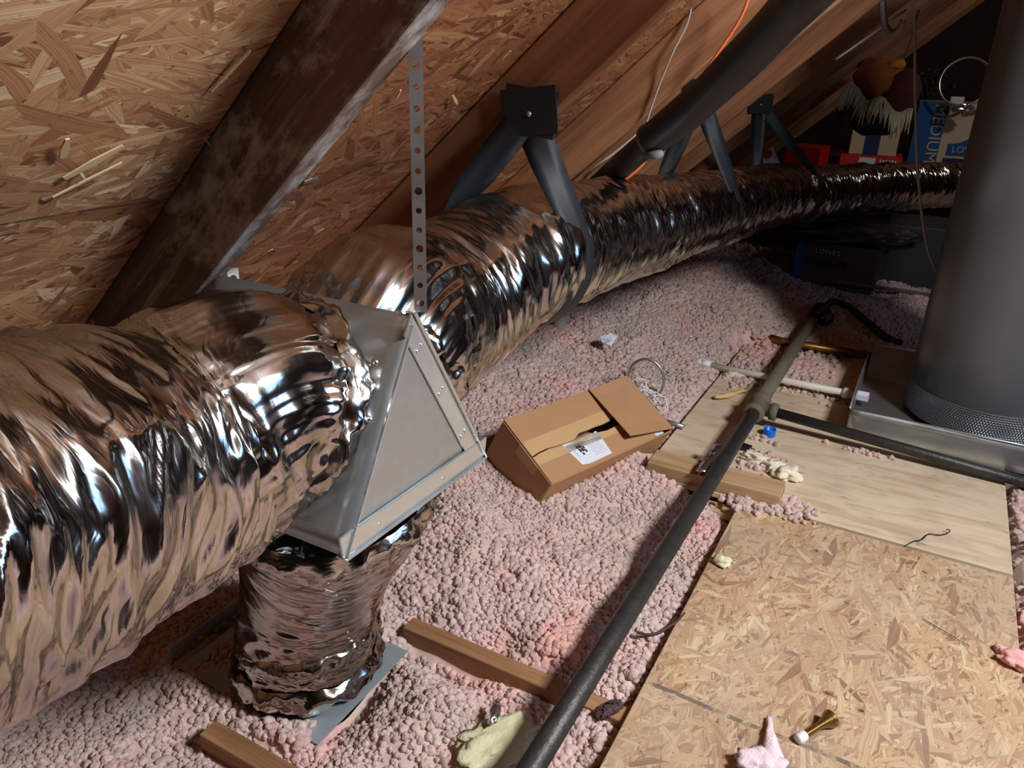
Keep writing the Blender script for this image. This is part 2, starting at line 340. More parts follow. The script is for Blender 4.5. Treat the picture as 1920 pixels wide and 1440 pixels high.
# ------------------------------------------------------------------ mesh building
class MB:
    def __init__(s): s.v = []; s.f = []; s.uv = []; s.mi = []
    def add(s, vs, fs, uvs=None, mi=0):
        o = len(s.v); s.v += [tuple(map(float, p)) for p in vs]
        for k, f in enumerate(fs):
            s.f.append(tuple(i+o for i in f)); s.mi.append(mi)
            s.uv.append([uvs[i] for i in f] if uvs is not None else [(0, 0)]*len(f))
        return s
    def box(s, c, size, R=None, mi=0):
        c = np.array(c, float); hx = np.array(size, float)/2
        R = np.eye(3) if R is None else np.array(R)
        vs = [c + R@(hx*np.array(q)) for q in ((-1,-1,-1),(1,-1,-1),(1,1,-1),(-1,1,-1),(-1,-1,1),(1,-1,1),(1,1,1),(-1,1,1))]
        return s.add(vs, [(3,2,1,0),(4,5,6,7),(0,1,5,4),(1,2,6,5),(2,3,7,6),(3,0,4,7)], mi=mi)
    def prism(s, poly, vec, mi=0):
        n = len(poly); a = [np.array(p, float) for p in poly]; b = [p+np.array(vec, float) for p in a]
        return s.add(a+b, [tuple(range(n))[::-1], tuple(range(n, 2*n))] + [(i, (i+1) % n, (i+1) % n+n, i+n) for i in range(n)], mi=mi)
    def tube(s, pts, rad, n=12, caps=True, mi=0, closed=False):
        pts = [np.array(p, float) for p in pts]; k = len(pts)
        rad = [rad]*k if np.isscalar(rad) else list(rad)
        T, U, V = frames(pts, closed)
        vs = []; uvs = []; ln = 0
        for i, p in enumerate(pts):
            if i: ln += np.linalg.norm(p-pts[i-1])
            for j in range(n):
                a = 2*math.pi*j/n; vs.append(p + rad[i]*(math.cos(a)*U[i] + math.sin(a)*V[i])); uvs.append((ln, a*rad[i]))
        fs = []
        for i in range(k if closed else k-1):
            i2 = (i+1) % k
            for j in range(n): fs.append((i*n+j, i*n+(j+1) % n, i2*n+(j+1) % n, i2*n+j))
        if caps and not closed: fs += [tuple(range(n))[::-1], tuple(range((k-1)*n, k*n))]
        return s.add(vs, fs, uvs, mi)
    def lathe(s, prof, base, axis=(0, 0, 1), n=32, mi=0):
        """prof: [(r, t)] along the axis from base"""
        ax = np.array(axis, float); ax /= np.linalg.norm(ax); b = np.array(base, float)
        pts = [b + ax*t for r, t in prof]
        h = np.array([1., 0, 0]) if abs(ax[0]) < 0.9 else np.array([0, 1., 0])
        u = np.cross(ax, h); u /= np.linalg.norm(u); v = np.cross(ax, u)
        vs = []; uvs = []; acc = 0
        for i, (r, t) in enumerate(prof):
            if i: acc += math.hypot(r-prof[i-1][0], t-prof[i-1][1])
            for j in range(n):
                a = 2*math.pi*j/n; vs.append(pts[i] + max(r, 1e-5)*(math.cos(a)*u + math.sin(a)*v)); uvs.append((a*max(prof[0][0], r), acc))
        fs = [(i*n+j, i*n+(j+1) % n, (i+1)*n+(j+1) % n, (i+1)*n+j) for i in range(len(prof)-1) for j in range(n)]
        o = len(s.v); s.add(vs, fs, uvs, mi); return s
    def blob(s, c, rx, ry, rz, sub=3, amp=0.3, freq=1.5, seed=0.0, R=None, mi=0):
        bm = bmesh.new(); bmesh.ops.create_icosphere(bm, subdivisions=sub, radius=1)
        v = np.array([tuple(q.co) for q in bm.verts]); fs = [tuple(q.index for q in f.verts) for f in bm.faces]; bm.free()
        k = 1 + amp*noise3(v[:, 0]*freq+seed, v[:, 1]*freq+seed*1.7, v[:, 2]*freq) + 0.4*amp*noise3(v[:, 0]*freq*3, v[:, 1]*freq*3+seed, v[:, 2]*freq*3)
        v = v*k[:, None]*np.array([rx, ry, rz])
        if R is not None: v = v@np.array(R).T
        return s.add(v+np.array(c), fs, mi=mi)
    def build(s, name, mats, parent=None, smooth=False, bevel=0, seg=2, solid=0, matrix=None, auto=None):
        mats = mats if isinstance(mats, (list, tuple)) else [mats]
        V = np.array(s.v, float)
        me = bpy.data.meshes.new(name)
        ob = bpy.data.objects.new(name, me); COL.objects.link(ob)
        if matrix is not None:          # vertices are given in this local frame already
            off = np.zeros(3)
            ob.matrix_world = matrix
        elif parent is not None: off = np.array(ORIG[parent.name])
        else:
            off = np.array([V[:, 0].mean(), V[:, 1].mean(), V[:, 2].min()]); ob.location = off.tolist()
        if parent is not None: ob.parent = parent
        ORIG[ob.name] = off if matrix is None else np.array(matrix.translation)
        me.from_pydata((V-off).tolist(), [], s.f)
        uvl = me.uv_layers.new(name='UVMap')
        uvl.data.foreach_set('uv', np.array([c for f in s.uv for c in f], float).ravel())
        for m in mats: me.materials.append(m)
        me.polygons.foreach_set('material_index', s.mi)
        me.polygons.foreach_set('use_smooth', [bool(smooth)]*len(s.f))
        me.update()
        if solid:
            q = ob.modifiers.new('solid', 'SOLIDIFY'); q.thickness = solid; q.offset = 0
        if bevel:
            q = ob.modifiers.new('bevel', 'BEVEL'); q.width = bevel; q.segments = seg; q.limit_method = 'ANGLE'; q.angle_limit = math.radians(40)
        return ob
ORIG = {}
def frames(pts, closed=False):
    k = len(pts); T = []
    for i in range(k):
        a = pts[(i-1) % k] if (closed or i > 0) else pts[i]; b = pts[(i+1) % k] if (closed or i < k-1) else pts[i]
        t = b-a; T.append(t/(np.linalg.norm(t)+1e-12))
    h = np.array([0, 0, 1.]) if abs(T[0][2]) < 0.9 else np.array([0, 1., 0])
    u = h - T[0]*(h@T[0]); u /= np.linalg.norm(u); U = [u]
    for i in range(1, k):
        u = U[-1] - T[i]*(U[-1]@T[i]); u /= np.linalg.norm(u); U.append(u)
    return T, U, [np.cross(T[i], U[i]) for i in range(k)]
def spline(P, n):
    """Catmull-Rom through the points (any dimension), n samples evenly by arc length"""
    P = np.array(P, float); Q = np.vstack([2*P[0]-P[1], P, 2*P[-1]-P[-2]])
    out = []
    for i in range(1, len(Q)-2):
        for t in np.linspace(0, 1, 40, endpoint=False):
            a, b, c, d = Q[i-1], Q[i], Q[i+1], Q[i+2]
            out.append(0.5*((2*b)+(-a+c)*t+(2*a-5*b+4*c-d)*t*t+(-a+3*b-3*c+d)*t**3))
    out.append(P[-1]); out = np.array(out)
    s = np.concatenate([[0], np.cumsum(np.linalg.norm(np.diff(out[:, :3], axis=0), axis=1))])
    tt = np.linspace(0, s[-1], n)
    return np.stack([np.interp(tt, s, out[:, k]) for k in range(P.shape[1])], 1)
def tag(o, label=None, cat=None, group=None, kind=None):
    if label: o['label'] = label
    if cat: o['category'] = cat
    if group: o['group'] = group
    if kind: o['kind'] = kind
    return o
def root(name, loc, label, cat, group=None):
    o = bpy.data.objects.new(name, None); COL.objects.link(o); o.location = [float(x) for x in loc]; o.empty_display_size = 0.05
    ORIG[o.name] = np.array(loc, float); return tag(o, label, cat, group)
def rotz(a): c, s = math.cos(a), math.sin(a); return np.array([[c, -s, 0], [s, c, 0], [0, 0, 1]])
def rot(ax, a): return np.array(Matrix.Rotation(a, 3, ax))

# ================================================================== SETTING
RIDGE_X = 1.3
EAVE_X = -2.15
def roof_z(x, D=ROOF_D): return CAM_H + (D + math.sin(SLOPE)*x)/math.cos(SLOPE)
Y0, Y1 = -3.0, 8.6
zr = roof_z(RIDGE_X); EAVE2 = 2*RIDGE_X - EAVE_X
MB().box(((EAVE_X+EAVE2)/2, (Y0+Y1)/2, -0.16), (EAVE2-EAVE_X, Y1-Y0, 0.02)).build('floor', M['drywall'])['kind'] = 'structure'
def slope(name, x0, x1, mat):
    z0, z1 = roof_z(EAVE_X), zr
    ln = math.hypot(x1-x0, z1-z0); up = 0.02
    vs = [(x0, Y0, z0), (x1, Y0, z1), (x1, Y1, z1), (x0, Y1, z0), (x0, Y0, z0+up), (x1, Y0, z1+up), (x1, Y1, z1+up), (x0, Y1, z0+up)]
    uvs = [(Y0, 0), (Y0, ln), (Y1, ln), (Y1, 0)]*2
    o = MB().add(vs, [(0,1,2,3), (7,6,5,4), (0,4,5,1), (1,5,6,2), (2,6,7,3), (3,7,4,0)], uvs).build(name, mat); o['kind'] = 'structure'; return o
slope('ceiling_left', EAVE_X, RIDGE_X, M['roof_osb'])
slope('ceiling_right', EAVE2, RIDGE_X, M['roof_osb'])
for nm, yy in (('wall_back', Y0), ('wall_front', Y1)):
    ths = -0.02 if nm == 'wall_back' else 0.02
    MB().prism([(EAVE_X, yy, roof_z(EAVE_X)), (EAVE2, yy, roof_z(EAVE_X)), (RIDGE_X, yy, zr)], (0, ths, 0)).build(nm, M['gable'])['kind'] = 'structure'

# ---- rafters
slope_m = Matrix((E1.tolist(), (0, 1, 0), E3.tolist())).transposed()
RAFT_D = 0.115; RAFT_W = 0.038; RAFT_Y0 = 0.70; RAFT_S = 0.6096
names = ['dark weathered rafter with white scuffs, nearest on the slope, carrying the perforated straps',
 'broad reddish-brown rafter with a folded black strap nailed to its face',
 'rafter with a knot and a thin white cable along its edge, behind the nearest strap',
 'rafter just beyond the thick black foam-covered pipe, holding the second black strap',
 'fifth rafter back, directly beyond the one holding the second black strap',
 'sixth rafter back, holding the third black strap above the foil duct',
 'seventh rafter back, first one beyond the third black strap',
 'eighth rafter back, second one beyond the third black strap',
 'ninth rafter back, in shade above the red cartons',
 'tenth rafter back, in deep shade above the storage boards',
 'eleventh rafter back, in deep shade over the moving carton',
 'rafter farthest back in the dark, closest to the gable end']
for k, lab in enumerate(names):
    y = RAFT_Y0 + RAFT_S*k + RAFT_W/2
    base = np.array([EAVE_X+0.12, 0, roof_z(EAVE_X+0.12)]); ln = (RIDGE_X-0.02-EAVE_X-0.12)/math.cos(SLOPE)
    c = base + E1*(ln/2) - E3*(RAFT_D/2+0.001); c[1] = y
    mb = MB().box((0, 0, 0), (ln, RAFT_W, RAFT_D))
    o = mb.build('rafter', M['rafter_grey'] if k == 0 else M['rafter'], matrix=Matrix.Translation(c.tolist()) @ slope_m.to_4x4(), bevel=0.004)
    tag(o, lab, 'rafter', 'rafters of the left roof slope')

roof_ob = bpy.data.objects['ceiling_left']
def on_roof(name, a, b, wd, mat, lift=0.004, lift2=0.004):
    p, q = ps(*a, ROOF_D-lift), ps(*b, ROOF_D-lift2); d = q-p; ln = np.linalg.norm(d); d /= ln; sdv = np.cross(d, E3); sdv /= np.linalg.norm(sdv)
    mb = MB().prism([p-sdv*wd*0.3, p+sdv*wd*0.3, (p+q)/2+sdv*wd*0.5, q+sdv*wd*0.25, q-sdv*wd*0.2, (p+q)/2-sdv*wd*0.5], E3*0.002)
    ob = mb.build(name, mat, matrix=Matrix.Identity(4)); ob.parent = roof_ob; ob.matrix_parent_inverse = Matrix.Translation((-roof_ob.location)); return ob
for a, b, wd in (((397, 172), (470, 97), 0.005), ((382, 258), (409, 291), 0.0022), ((122, 336), (232, 275), 0.012), ((100, 371), (230, 306), 0.004), ((118, 297), (128, 262), 0.010), ((150, 322), (160, 336), 0.003),
                 ((940, 112), (958, 96), 0.008), ((850, 180), (858, 196), 0.006), ((744, 186), (752, 170), 0.005), ((590, 440), (606, 430), 0.006), ((500, 474), (512, 468), 0.005)):
    on_roof('wood_chip', a, b, wd, M['chip'], 0.006, 0.010)
on_roof('panel_clip', (570, 343), (596, 336), 0.012, M['galv_dull'])
# ---- joists
def joist(x0, x1, yfar, lab):
    c = ((x0+x1)/2, yfar-0.019, -0.075)
    o = MB().box((0, 0, 0), (x1-x0, 0.038, 0.15)).build('joist', M['joist'], matrix=Matrix.Translation(c), bevel=0.003)
    return tag(o, lab, 'joist', 'floor joists between the insulation')
joist(-0.945, 1.6, 0.651, 'bare brown joist at the bottom edge with its cut end showing')
joist(-0.80, 1.6, 1.057, 'bare brown joist running from the upright foil duct to the black pipe')

# ================================================================== FLOOR BOARDS
def uvbox(name, x0, x1, y0, y1, z0, z1, mat, lab, cat, bev=0.002):
    c = np.array([(x0+x1)/2, (y0+y1)/2, z0])
    mb = MB()
    vs = [(x0,y0,z0),(x1,y0,z0),(x1,y1,z0),(x0,y1,z0),(x0,y0,z1),(x1,y0,z1),(x1,y1,z1),(x0,y1,z1)]
    uvs = [(p[1]+p[2]*2, p[0]) for p in vs]
    mb.add(vs, [(3,2,1,0),(4,5,6,7),(0,1,5,4),(1,2,6,5),(2,3,7,6),(3,0,4,7)], uvs)
    return tag(mb.build(name, mat, bevel=bev), lab, cat)
uvbox('deck_panel', -0.297, 0.345, 0.15, 1.872, 0.0, 0.016, M['deck_osb'], 'golden strand board sheet on the attic floor in the near right corner', 'floor board')
uvbox('plywood_sheet', -0.585, 0.345, 1.884, 3.16, 0.0, 0.017, M['ply'], 'pale plywood sheet on the floor under the grey tank and its pan', 'floor board')
o = MB().box((0, 0, 0), (0.37, 0.09, 0.038), None).build('lumber_offcut', M['block'], matrix=Matrix.Translation((-0.385, 1.93, 0.0365)) @ Matrix.Rotation(0.02, 4, 'Z'), bevel=0.002)
tag(o, 'short offcut of lumber lying under the black pipe on the plywood edge', 'wood block')
o = MB().box((0, 0, 0), (0.33, 0.05, 0.02), None).build('wood_strip', M['block'], matrix=Matrix.Translation((-0.47, 1.86, -0.022)), bevel=0.002)
tag(o, 'thin wood strip peeking out below the near edge of the plywood', 'wood strip')

# ================================================================== FOIL DUCTS
def foil_tube(pts_r, step, nt, seed, amp=1.0, ends=(0, 0), slant=0.25, seam=1.57, gather=(1, 0)):
    """pts_r: (x, y, z, radius) control points. A wrapped flexible duct: soft coil rings, hoop creases and sharp crumples."""
    P = np.array(pts_r, float)
    ln = np.sum(np.linalg.norm(np.diff(P[:, :3], axis=0), axis=1)); ns = int(ln/step)
    S = spline(P, ns); c = [p for p in S[:, :3]]
    T, U, V = frames(c)
    U = np.array(U); V = np.array(V); s = np.linspace(0, ln, ns)[:, None]; th = np.linspace(0, 2*math.pi, nt, endpoint=False)[None, :]
    r = S[:, 3][:, None]; arc = th*r
    cx, sy_ = np.cos(th)*r, np.sin(th)*r
    sl = s + slant*0.12*np.sin(th+seed)            # creases run a little slanted round the duct
    fade = np.ones_like(s)
    if ends[0]: fade = fade*np.clip(s/ends[0], 0, 1)**0.6
    if ends[1]: fade = fade*np.clip((ln-s)/ends[1], 0, 1)**0.6
    region = np.clip(0.95+0.9*noise3(s*3+seed, cx*5, sy_*5), 0.6, 1.4)
    g0 = np.exp(-s/0.10) if gather[0] else 0*s; g1 = np.exp(-(ln-s)/0.10) if gather[1] else 0*s
    region = region*(1+0.5*g0+0.5*g1)
    d = 0.004*noise3(s*5+seed, cx*6, sy_*6)
    q_ = 1/np.maximum(r, 0.05)                        # pleats gathered towards a taped end run along the duct
    d = d + (0.0055*g0+0.0055*g1)*(ridged(cx*q_*4.6+seed, sy_*q_*4.6, s*7)-0.35) + (0.0028*g0+0.0028*g1)*(ridged(cx*q_*11, sy_*q_*11+seed, s*16)-0.35)
    d = d + 0.0040*g0*(ridged(s*38+seed*5, cx*8, sy_*8)-0.4)
    d = d + 0.0050*region*(ridged(sl*13+seed*3, cx*3.5, sy_*3.5)-0.4)
    d = d + 0.0032*region*(ridged(sl*31+seed, cx*6+3, sy_*6)-0.4)
    A_ = np.mod(th-seam, 2*math.pi)*0.14             # creases crossing aslant, with the lap seam at the back
    wob = 0.02*noise3(s*9, cx*9, sy_*9+seed)
    d = d + 0.0046*region*(ridged((s+0.42*A_+wob)*17+seed, (A_-0.42*s)*4.0, 0.7+seed)-0.4)
    d = d + 0.0040*region*(ridged((s-0.30*A_+wob)*23+seed, (A_+0.30*s)*5.0, 3.1+seed)-0.4)
    d = d + 0.0030*region*(ridged((s+0.12*A_+wob)*52, (A_-0.12*s)*13, 5.5+seed)-0.4)
    R = r + d*amp*(0.35+0.65*fade)
    X = S[:, None, :3] + R[..., None]*(np.cos(th)[..., None]*U[:, None, :] + np.sin(th)[..., None]*V[:, None, :])
    mb = MB(); v = X.reshape(-1, 3)
    uvs = np.stack([np.broadcast_to(s, R.shape), np.broadcast_to(arc, R.shape)], -1).reshape(-1, 2).tolist()
    fs = [(i*nt+j, i*nt+(j+1) % nt, (i+1)*nt+(j+1) % nt, (i+1)*nt+j) for i in range(ns-1) for j in range(nt)]
    mb.v = [tuple(p) for p in v.tolist()]; mb.f = fs; mb.mi = [0]*len(fs); mb.uv = [[uvs[k] for k in f] for f in fs]
    return mb
def crumple_ring(c, axis, r, width, seed, n=140, m=10, amp=0.012):
    """gathered foil collar where a duct is taped on"""
    ax = np.array(axis, float); ax /= np.linalg.norm(ax)
    h = np.array([1., 0, 0]) if abs(ax[0]) < 0.9 else np.array([0, 0, 1.])
    u = np.cross(ax, h); u /= np.linalg.norm(u); v = np.cross(ax, u)
    th = np.linspace(0, 2*math.pi, n, endpoint=False)[None, :]; t = np.linspace(0, 1, m)[:, None]
    prof = np.sin(t*math.pi)**0.7
    rr = r + prof*0.010 + amp*(noise3(np.cos(th)*5+seed, np.sin(th)*5, t*2.2) + 0.6*ridged(np.cos(th)*13, np.sin(th)*13+seed, t*3))*prof
    ox = (t-0.5)*width + 0.012*noise3(np.cos(th)*4, np.sin(th)*4+seed, t)
    X = np.array(c) + ox[..., None]*ax + rr[..., None]*(np.cos(th)[..., None]*u + np.sin(th)[..., None]*v)
    fs = [(i*n+j, i*n+(j+1) % n, (i+1)*n+(j+1) % n, (i+1)*n+j) for i in range(m-1) for j in range(n)]
    uvs = np.stack([np.broadcast_to(t*width, rr.shape), np.broadcast_to(th*r, rr.shape)], -1).reshape(-1, 2).tolist()
    return MB().add(X.reshape(-1, 3).tolist(), fs, uvs)

# junction box: triangular prism along X, corners in the Y-Z plane
XB0, XB1 = -0.885, -0.531
A = np.array([0.722, 0.822]); B = np.array([0.572, 0.560]); Cc = np.array([0.892, 0.548])
ctr = (A+B+Cc)/3
jb = root('junction_box', ((XB0+XB1)/2, ctr[0], 0.55), 'bent galvanised sheet metal junction box joining the three foil ducts, with a triangular side', 'duct box')
P3 = lambda x, q: (x, q[0], q[1])
cAB, cAC, cBC = (A+B)/2, (A+Cc)/2, (B+Cc)/2
def outn(p, q):
    d = q-p; n = np.array([d[1], -d[0]]); n /= np.linalg.norm(n)
    return n if n@((p+q)/2-ctr) > 0 else -n
for nm, p, q in (('duct_face', A, B), ('back_face', A, Cc), ('bottom_face', B, Cc)):
    n = outn(p, q)*0.0015
    k = 14; mb = MB(); g = []
    for i in range(k+1):
        for j in range(k+1):
            a, t = i/k, j/k; pt = p*(1-t)+q*t
            dent = 0.003*noise3(a*3+p[0]*9, t*3+q[1]*5, 0.3)*math.sin(math.pi*a)*math.sin(math.pi*t)
            pt = pt + outn(p, q)*dent; g.append((XB0*(1-a)+XB1*a, pt[0], pt[1]))
    fs = [(i*(k+1)+j, i*(k+1)+j+1, (i+1)*(k+1)+j+1, (i+1)*(k+1)+j) for i in range(k) for j in range(k)]
    mb.add(g, fs); mb.build(nm, M['galv'], jb, smooth=True, solid=0.0015)
for x, nm in ((XB1, 'side_panel'), (XB0, 'side_panel')):
    sg = 1 if x == XB1 else -1
    mb = MB(); mb.prism([P3(x-0.006*sg, A*0.985+ctr*0.015), P3(x-0.006*sg, B), P3(x-0.006*sg, Cc)], (0.0015*sg, 0, 0))
    sp = mb.build(nm, M['galv'], jb)
    if sg < 0: continue
    # raised hems: folded strip on AB edge, wide flanges on AC and BC
    for p, q, wd, nmf in ((A, Cc, 0.026, 'flange'), (Cc, B, 0.030, 'flange')):
        d = (q-p)/np.linalg.norm(q-p); n_in = -outn(p, q)
        a0, a1 = p-d*0.004, q+d*0.004
        poly = [a0, a1, a1+n_in*wd+d*wd*0.15, a0+n_in*wd+d*wd*(0.5 if wd < 0.028 else -0.15)]
        xo = 0.0 if wd < 0.028 else 0.0012
        fl = MB().prism([P3(x-0.004+xo, t) for t in poly], (0.004, 0, 0))
        e0, e1 = a0, a1
        fl.prism([P3(x-0.012, e0-n_in*0.0035), P3(x-0.012, e1-n_in*0.0035), P3(x-0.012, e1-n_in*0.001), P3(x-0.012, e0-n_in*0.001)], (0.018, 0, 0))
        f = fl.build(nmf, M['galv_bright'], jb, bevel=0.0008)
        for t in ((0.14, 0.42, 0.74) if nmf == 'flange' and wd < 0.028 else (0.35, 0.8)):
            for off in ((0.009, 0.020) if wd < 0.028 else (0.012,)):
                s_ = p*(1-t)+q*t + n_in*off
                MB().lathe([(0.0036, 0), (0.0034, 0.001), (0.0024, 0.0018), (0.0, 0.002)], P3(x, s_), (1, 0, 0), 10).build('screw', M['galv_bright'], f, smooth=True)
    d = (B-A)/np.linalg.norm(B-A); n_o = outn(A, B)
    MB().prism([P3(x-0.008, A+d*0.01), P3(x-0.008, B), P3(x-0.008, B-n_o*0.003), P3(x-0.008, A+d*0.01-n_o*0.003)], (0.012, 0, 0)).build('hem', M['galv_bright'], jb, bevel=0.0008)
for t, a in ((0.22, 0.9), (0.72, 0.86), (0.45, 0.94)):
    s_ = A*(1-t)+B*t; n_o = outn(A, B); ax = (0, n_o[0], n_o[1])
    MB().lathe([(0.005, 0), (0.0046, 0.0016), (0.003, 0.0032), (0.0, 0.0036)], (XB0*(1-a)+XB1*a, s_[0]+n_o[0]*0.001, s_[1]+n_o[1]*0.001), ax, 10).build('screw', M['zinc'], jb, smooth=True)

XM = (XB0+XB1)/2
def v3(x, q): return np.array([x, q[0], q[1]])
nAB, nAC, nBC = outn(A, B), outn(A, Cc), outn(B, Cc)
# near duct: from the AB face towards and past the camera's left
c0 = v3(XM+0.018, cAB)
n1, n2 = pd(300, 858, 0.87), pd(5, 972, 0.68); nv = (n2-n1)/np.linalg.norm(n2-n1)
n0 = c0+v3(0, nAB)*0.075
near_pts = [(*(c0+v3(0, nAB)*0.012), 0.128), (*(n0+np.array([0, 0, -0.008])), 0.136), (*((n0+n1)/2+np.array([0, 0, -0.002])), 0.147), (*n1, 0.153), (*n2, 0.154), (*(n2+nv*0.35), 0.154), (*(n2+nv*0.9), 0.154)]
nd = root('foil_duct', (-0.68, 0.0, 0.60), 'large shiny foil-wrapped flexible duct filling the lower left, ending on the junction box', 'duct', 'foil air ducts')
foil_tube(near_pts, 0.0030, 300, 2.9, 1.15).build('foil_sleeve', M['foil'], nd, smooth=True)
crumple_ring(c0+v3(0, nAB)*0.022, v3(0, nAB), 0.132, 0.045, 2.0).build('foil_tape_collar', M['foil'], nd, smooth=True)
# far duct: from the AC face, slung under the rafters, turning right behind the tank
c1 = v3(XM+0.015, cAC)
def r_at(x, y, dep, r): p = pd(x, y, dep); return (*p, r)
far_pts = [(*(c1+v3(0, nAC)*0.012), 0.132), (*(c1+v3(0, nAC)*0.07), 0.150), (*py(800, 590, 1.06), 0.150), (*py(962, 487, 1.33), 0.137), (*py(1120, 440, 1.77), 0.134), (*py(1300, 400, 2.57), 0.131),
           (*py(1455, 367, 3.62), 0.130), (*py(1600, 357, 4.45), 0.130), (*py(1780, 347, 5.35), 0.124), (*py(1900, 345, 5.65), 0.124)]
fd = root('foil_duct', (-0.72, 1.5, 0.60), 'long shiny foil-wrapped duct slung under the rafters by black straps, running into the dark', 'duct', 'foil air ducts')
foil_tube(far_pts, 0.0050, 220, 4.1, 1.0, seam=-1.57).build('foil_sleeve', M['foil'], fd, smooth=True)
crumple_ring(c1+v3(0, nAC)*0.03, v3(0, nAC), 0.140, 0.06, 5.0).build('foil_tape_collar', M['foil'], fd, smooth=True)
FAR = spline(np.array(far_pts), 600)
# upright duct down to the ceiling boot
c2 = v3(XM-0.005, cBC)
up_pts = [(*(c2+np.array([0, 0, -0.008])), 0.150), (*(c2+np.array([-0.02, 0.02, -0.05])), 0.152), (-0.79, 0.815, 0.40), (-0.845, 0.845, 0.29), (-0.885, 0.858, 0.18), (-0.900, 0.852, 0.09), (-0.905, 0.850, 0.005)]
rr = [0.148, 0.152, 0.148, 0.138, 0.131, 0.128, 0.130]
up_pts = [(*p[:3], r) for p, r in zip(up_pts, rr)]
ud = root('foil_duct', (-0.905, 0.85, 0.0), 'short upright foil-wrapped duct dropping from the junction box to the ceiling boot', 'duct', 'foil air ducts')
foil_tube(up_pts, 0.0032, 240, 7.7, 0.62, seam=-0.8, gather=(1, 1)).build('foil_sleeve', M['foil'], ud, smooth=True)
crumple_ring(c2+np.array([-0.01, 0.016, -0.045]), (-0.25, 0.2, -1), 0.152, 0.05, 8.0).build('foil_tape_collar', M['foil'], ud, smooth=True)
crumple_ring((-0.900, 0.852, 0.085), (0.1, 0, -1), 0.128, 0.035, 9.0, amp=0.008).build('foil_tape_collar', M['foil'], ud, smooth=True)
crumple_ring((-0.905, 0.85, 0.015), (0, 0, -1), 0.134, 0.05, 10.0, amp=0.009).build('foil_tape_collar', M['foil'], ud, smooth=True)
pw = pz(626, 1262, 0.02)
MB().blob(pw, 0.034, 0.022, 0.022, 3, 0.25, 1.5, 3).build('wool_tuft', M['salmon'], ud, smooth=True)['label'] = 'salmon pink wool poking out under the foil hem'
# sheet metal boot in the ceiling
bt = root('ceiling_boot', (-0.955, 0.8, -0.12), 'grey sheet metal ceiling boot half buried in pink fill under the upright duct', 'duct boot')
MB().box((-0.945, 0.850, -0.022), (0.365, 0.27, 0.003)).build('top_plate', M['galv_matt'], bt)
MB().box((-1.152, 0.845, -0.002), (0.004, 0.25, 0.030)).build('edge_flange', M['galv_matt'], bt)

# ================================================================== HANGERS
def perforated_strap(bottom, top, width, normal_hint, lab):
    """flat steel strap with a row of real holes"""
    b, t = np.array(bottom, float), np.array(top, float); d = t-b; ln = np.linalg.norm(d); d /= ln
    n = np.array(normal_hint, float); n -= d*(n@d); n /= np.linalg.norm(n); wv = np.cross(d, n)
    pitch = 0.0215; mb = MB(); k = int(ln/pitch); pitch = ln/k; hw = width/2
    for i in range(k):
        o = b + d*(i*pitch); hr = 0.0036 if i % 3 else 0.0046; seg = 12
        ring = [o + d*(pitch/2) + wv*hr*math.cos(2*math.pi*j/seg) + d*hr*math.sin(2*math.pi*j/seg) for j in range(seg)]
        outer = []
        for j in range(seg):
            a = 2*math.pi*j/seg; ca, sa = math.cos(a), math.sin(a); sc = min(hw/max(abs(ca), 1e-6), (pitch/2)/max(abs(sa), 1e-6))
            outer.append(o + d*(pitch/2) + wv*sc*ca + d*sc*sa)
        # force the corners so that neighbouring cells meet without gaps
        cor = [o+wv*hw, o+wv*hw+d*pitch, o-wv*hw+d*pitch, o-wv*hw]
        mb.add(ring+outer, [(j, (j+1) % seg, (j+1) % seg+seg, j+seg) for j in range(seg)])
        for cpt in cor:
            idx = sorted(range(seg), key=lambda j: np.linalg.norm(outer[j]-cpt))[:2]
            mb.add([cpt, outer[idx[0]], outer[idx[1]]], [(0, 1, 2)])
    ob = mb.build('perforated_strap', M['galv_dull'], solid=0.0012)
    return tag(ob, lab, 'strap', 'perforated hanger straps')
st_b = py(789, 585, 0.735); st_t = py(783, 52, 0.735)
perforated_strap(st_b, (st_b[0]+0.001, st_b[1]+0.001, st_t[2]+0.02), 0.0155, CAM-st_b, 'long perforated steel strap hanging from the weathered rafter to the junction box corner')
sb2 = np.array([-0.862, 0.742, 0.80])
perforated_strap(sb2, (sb2[0], sb2[1], roof_z(sb2[0], 0.36)), 0.0155, CAM-sb2, 'short bit of perforated strap showing behind the junction box beside the weathered rafter')

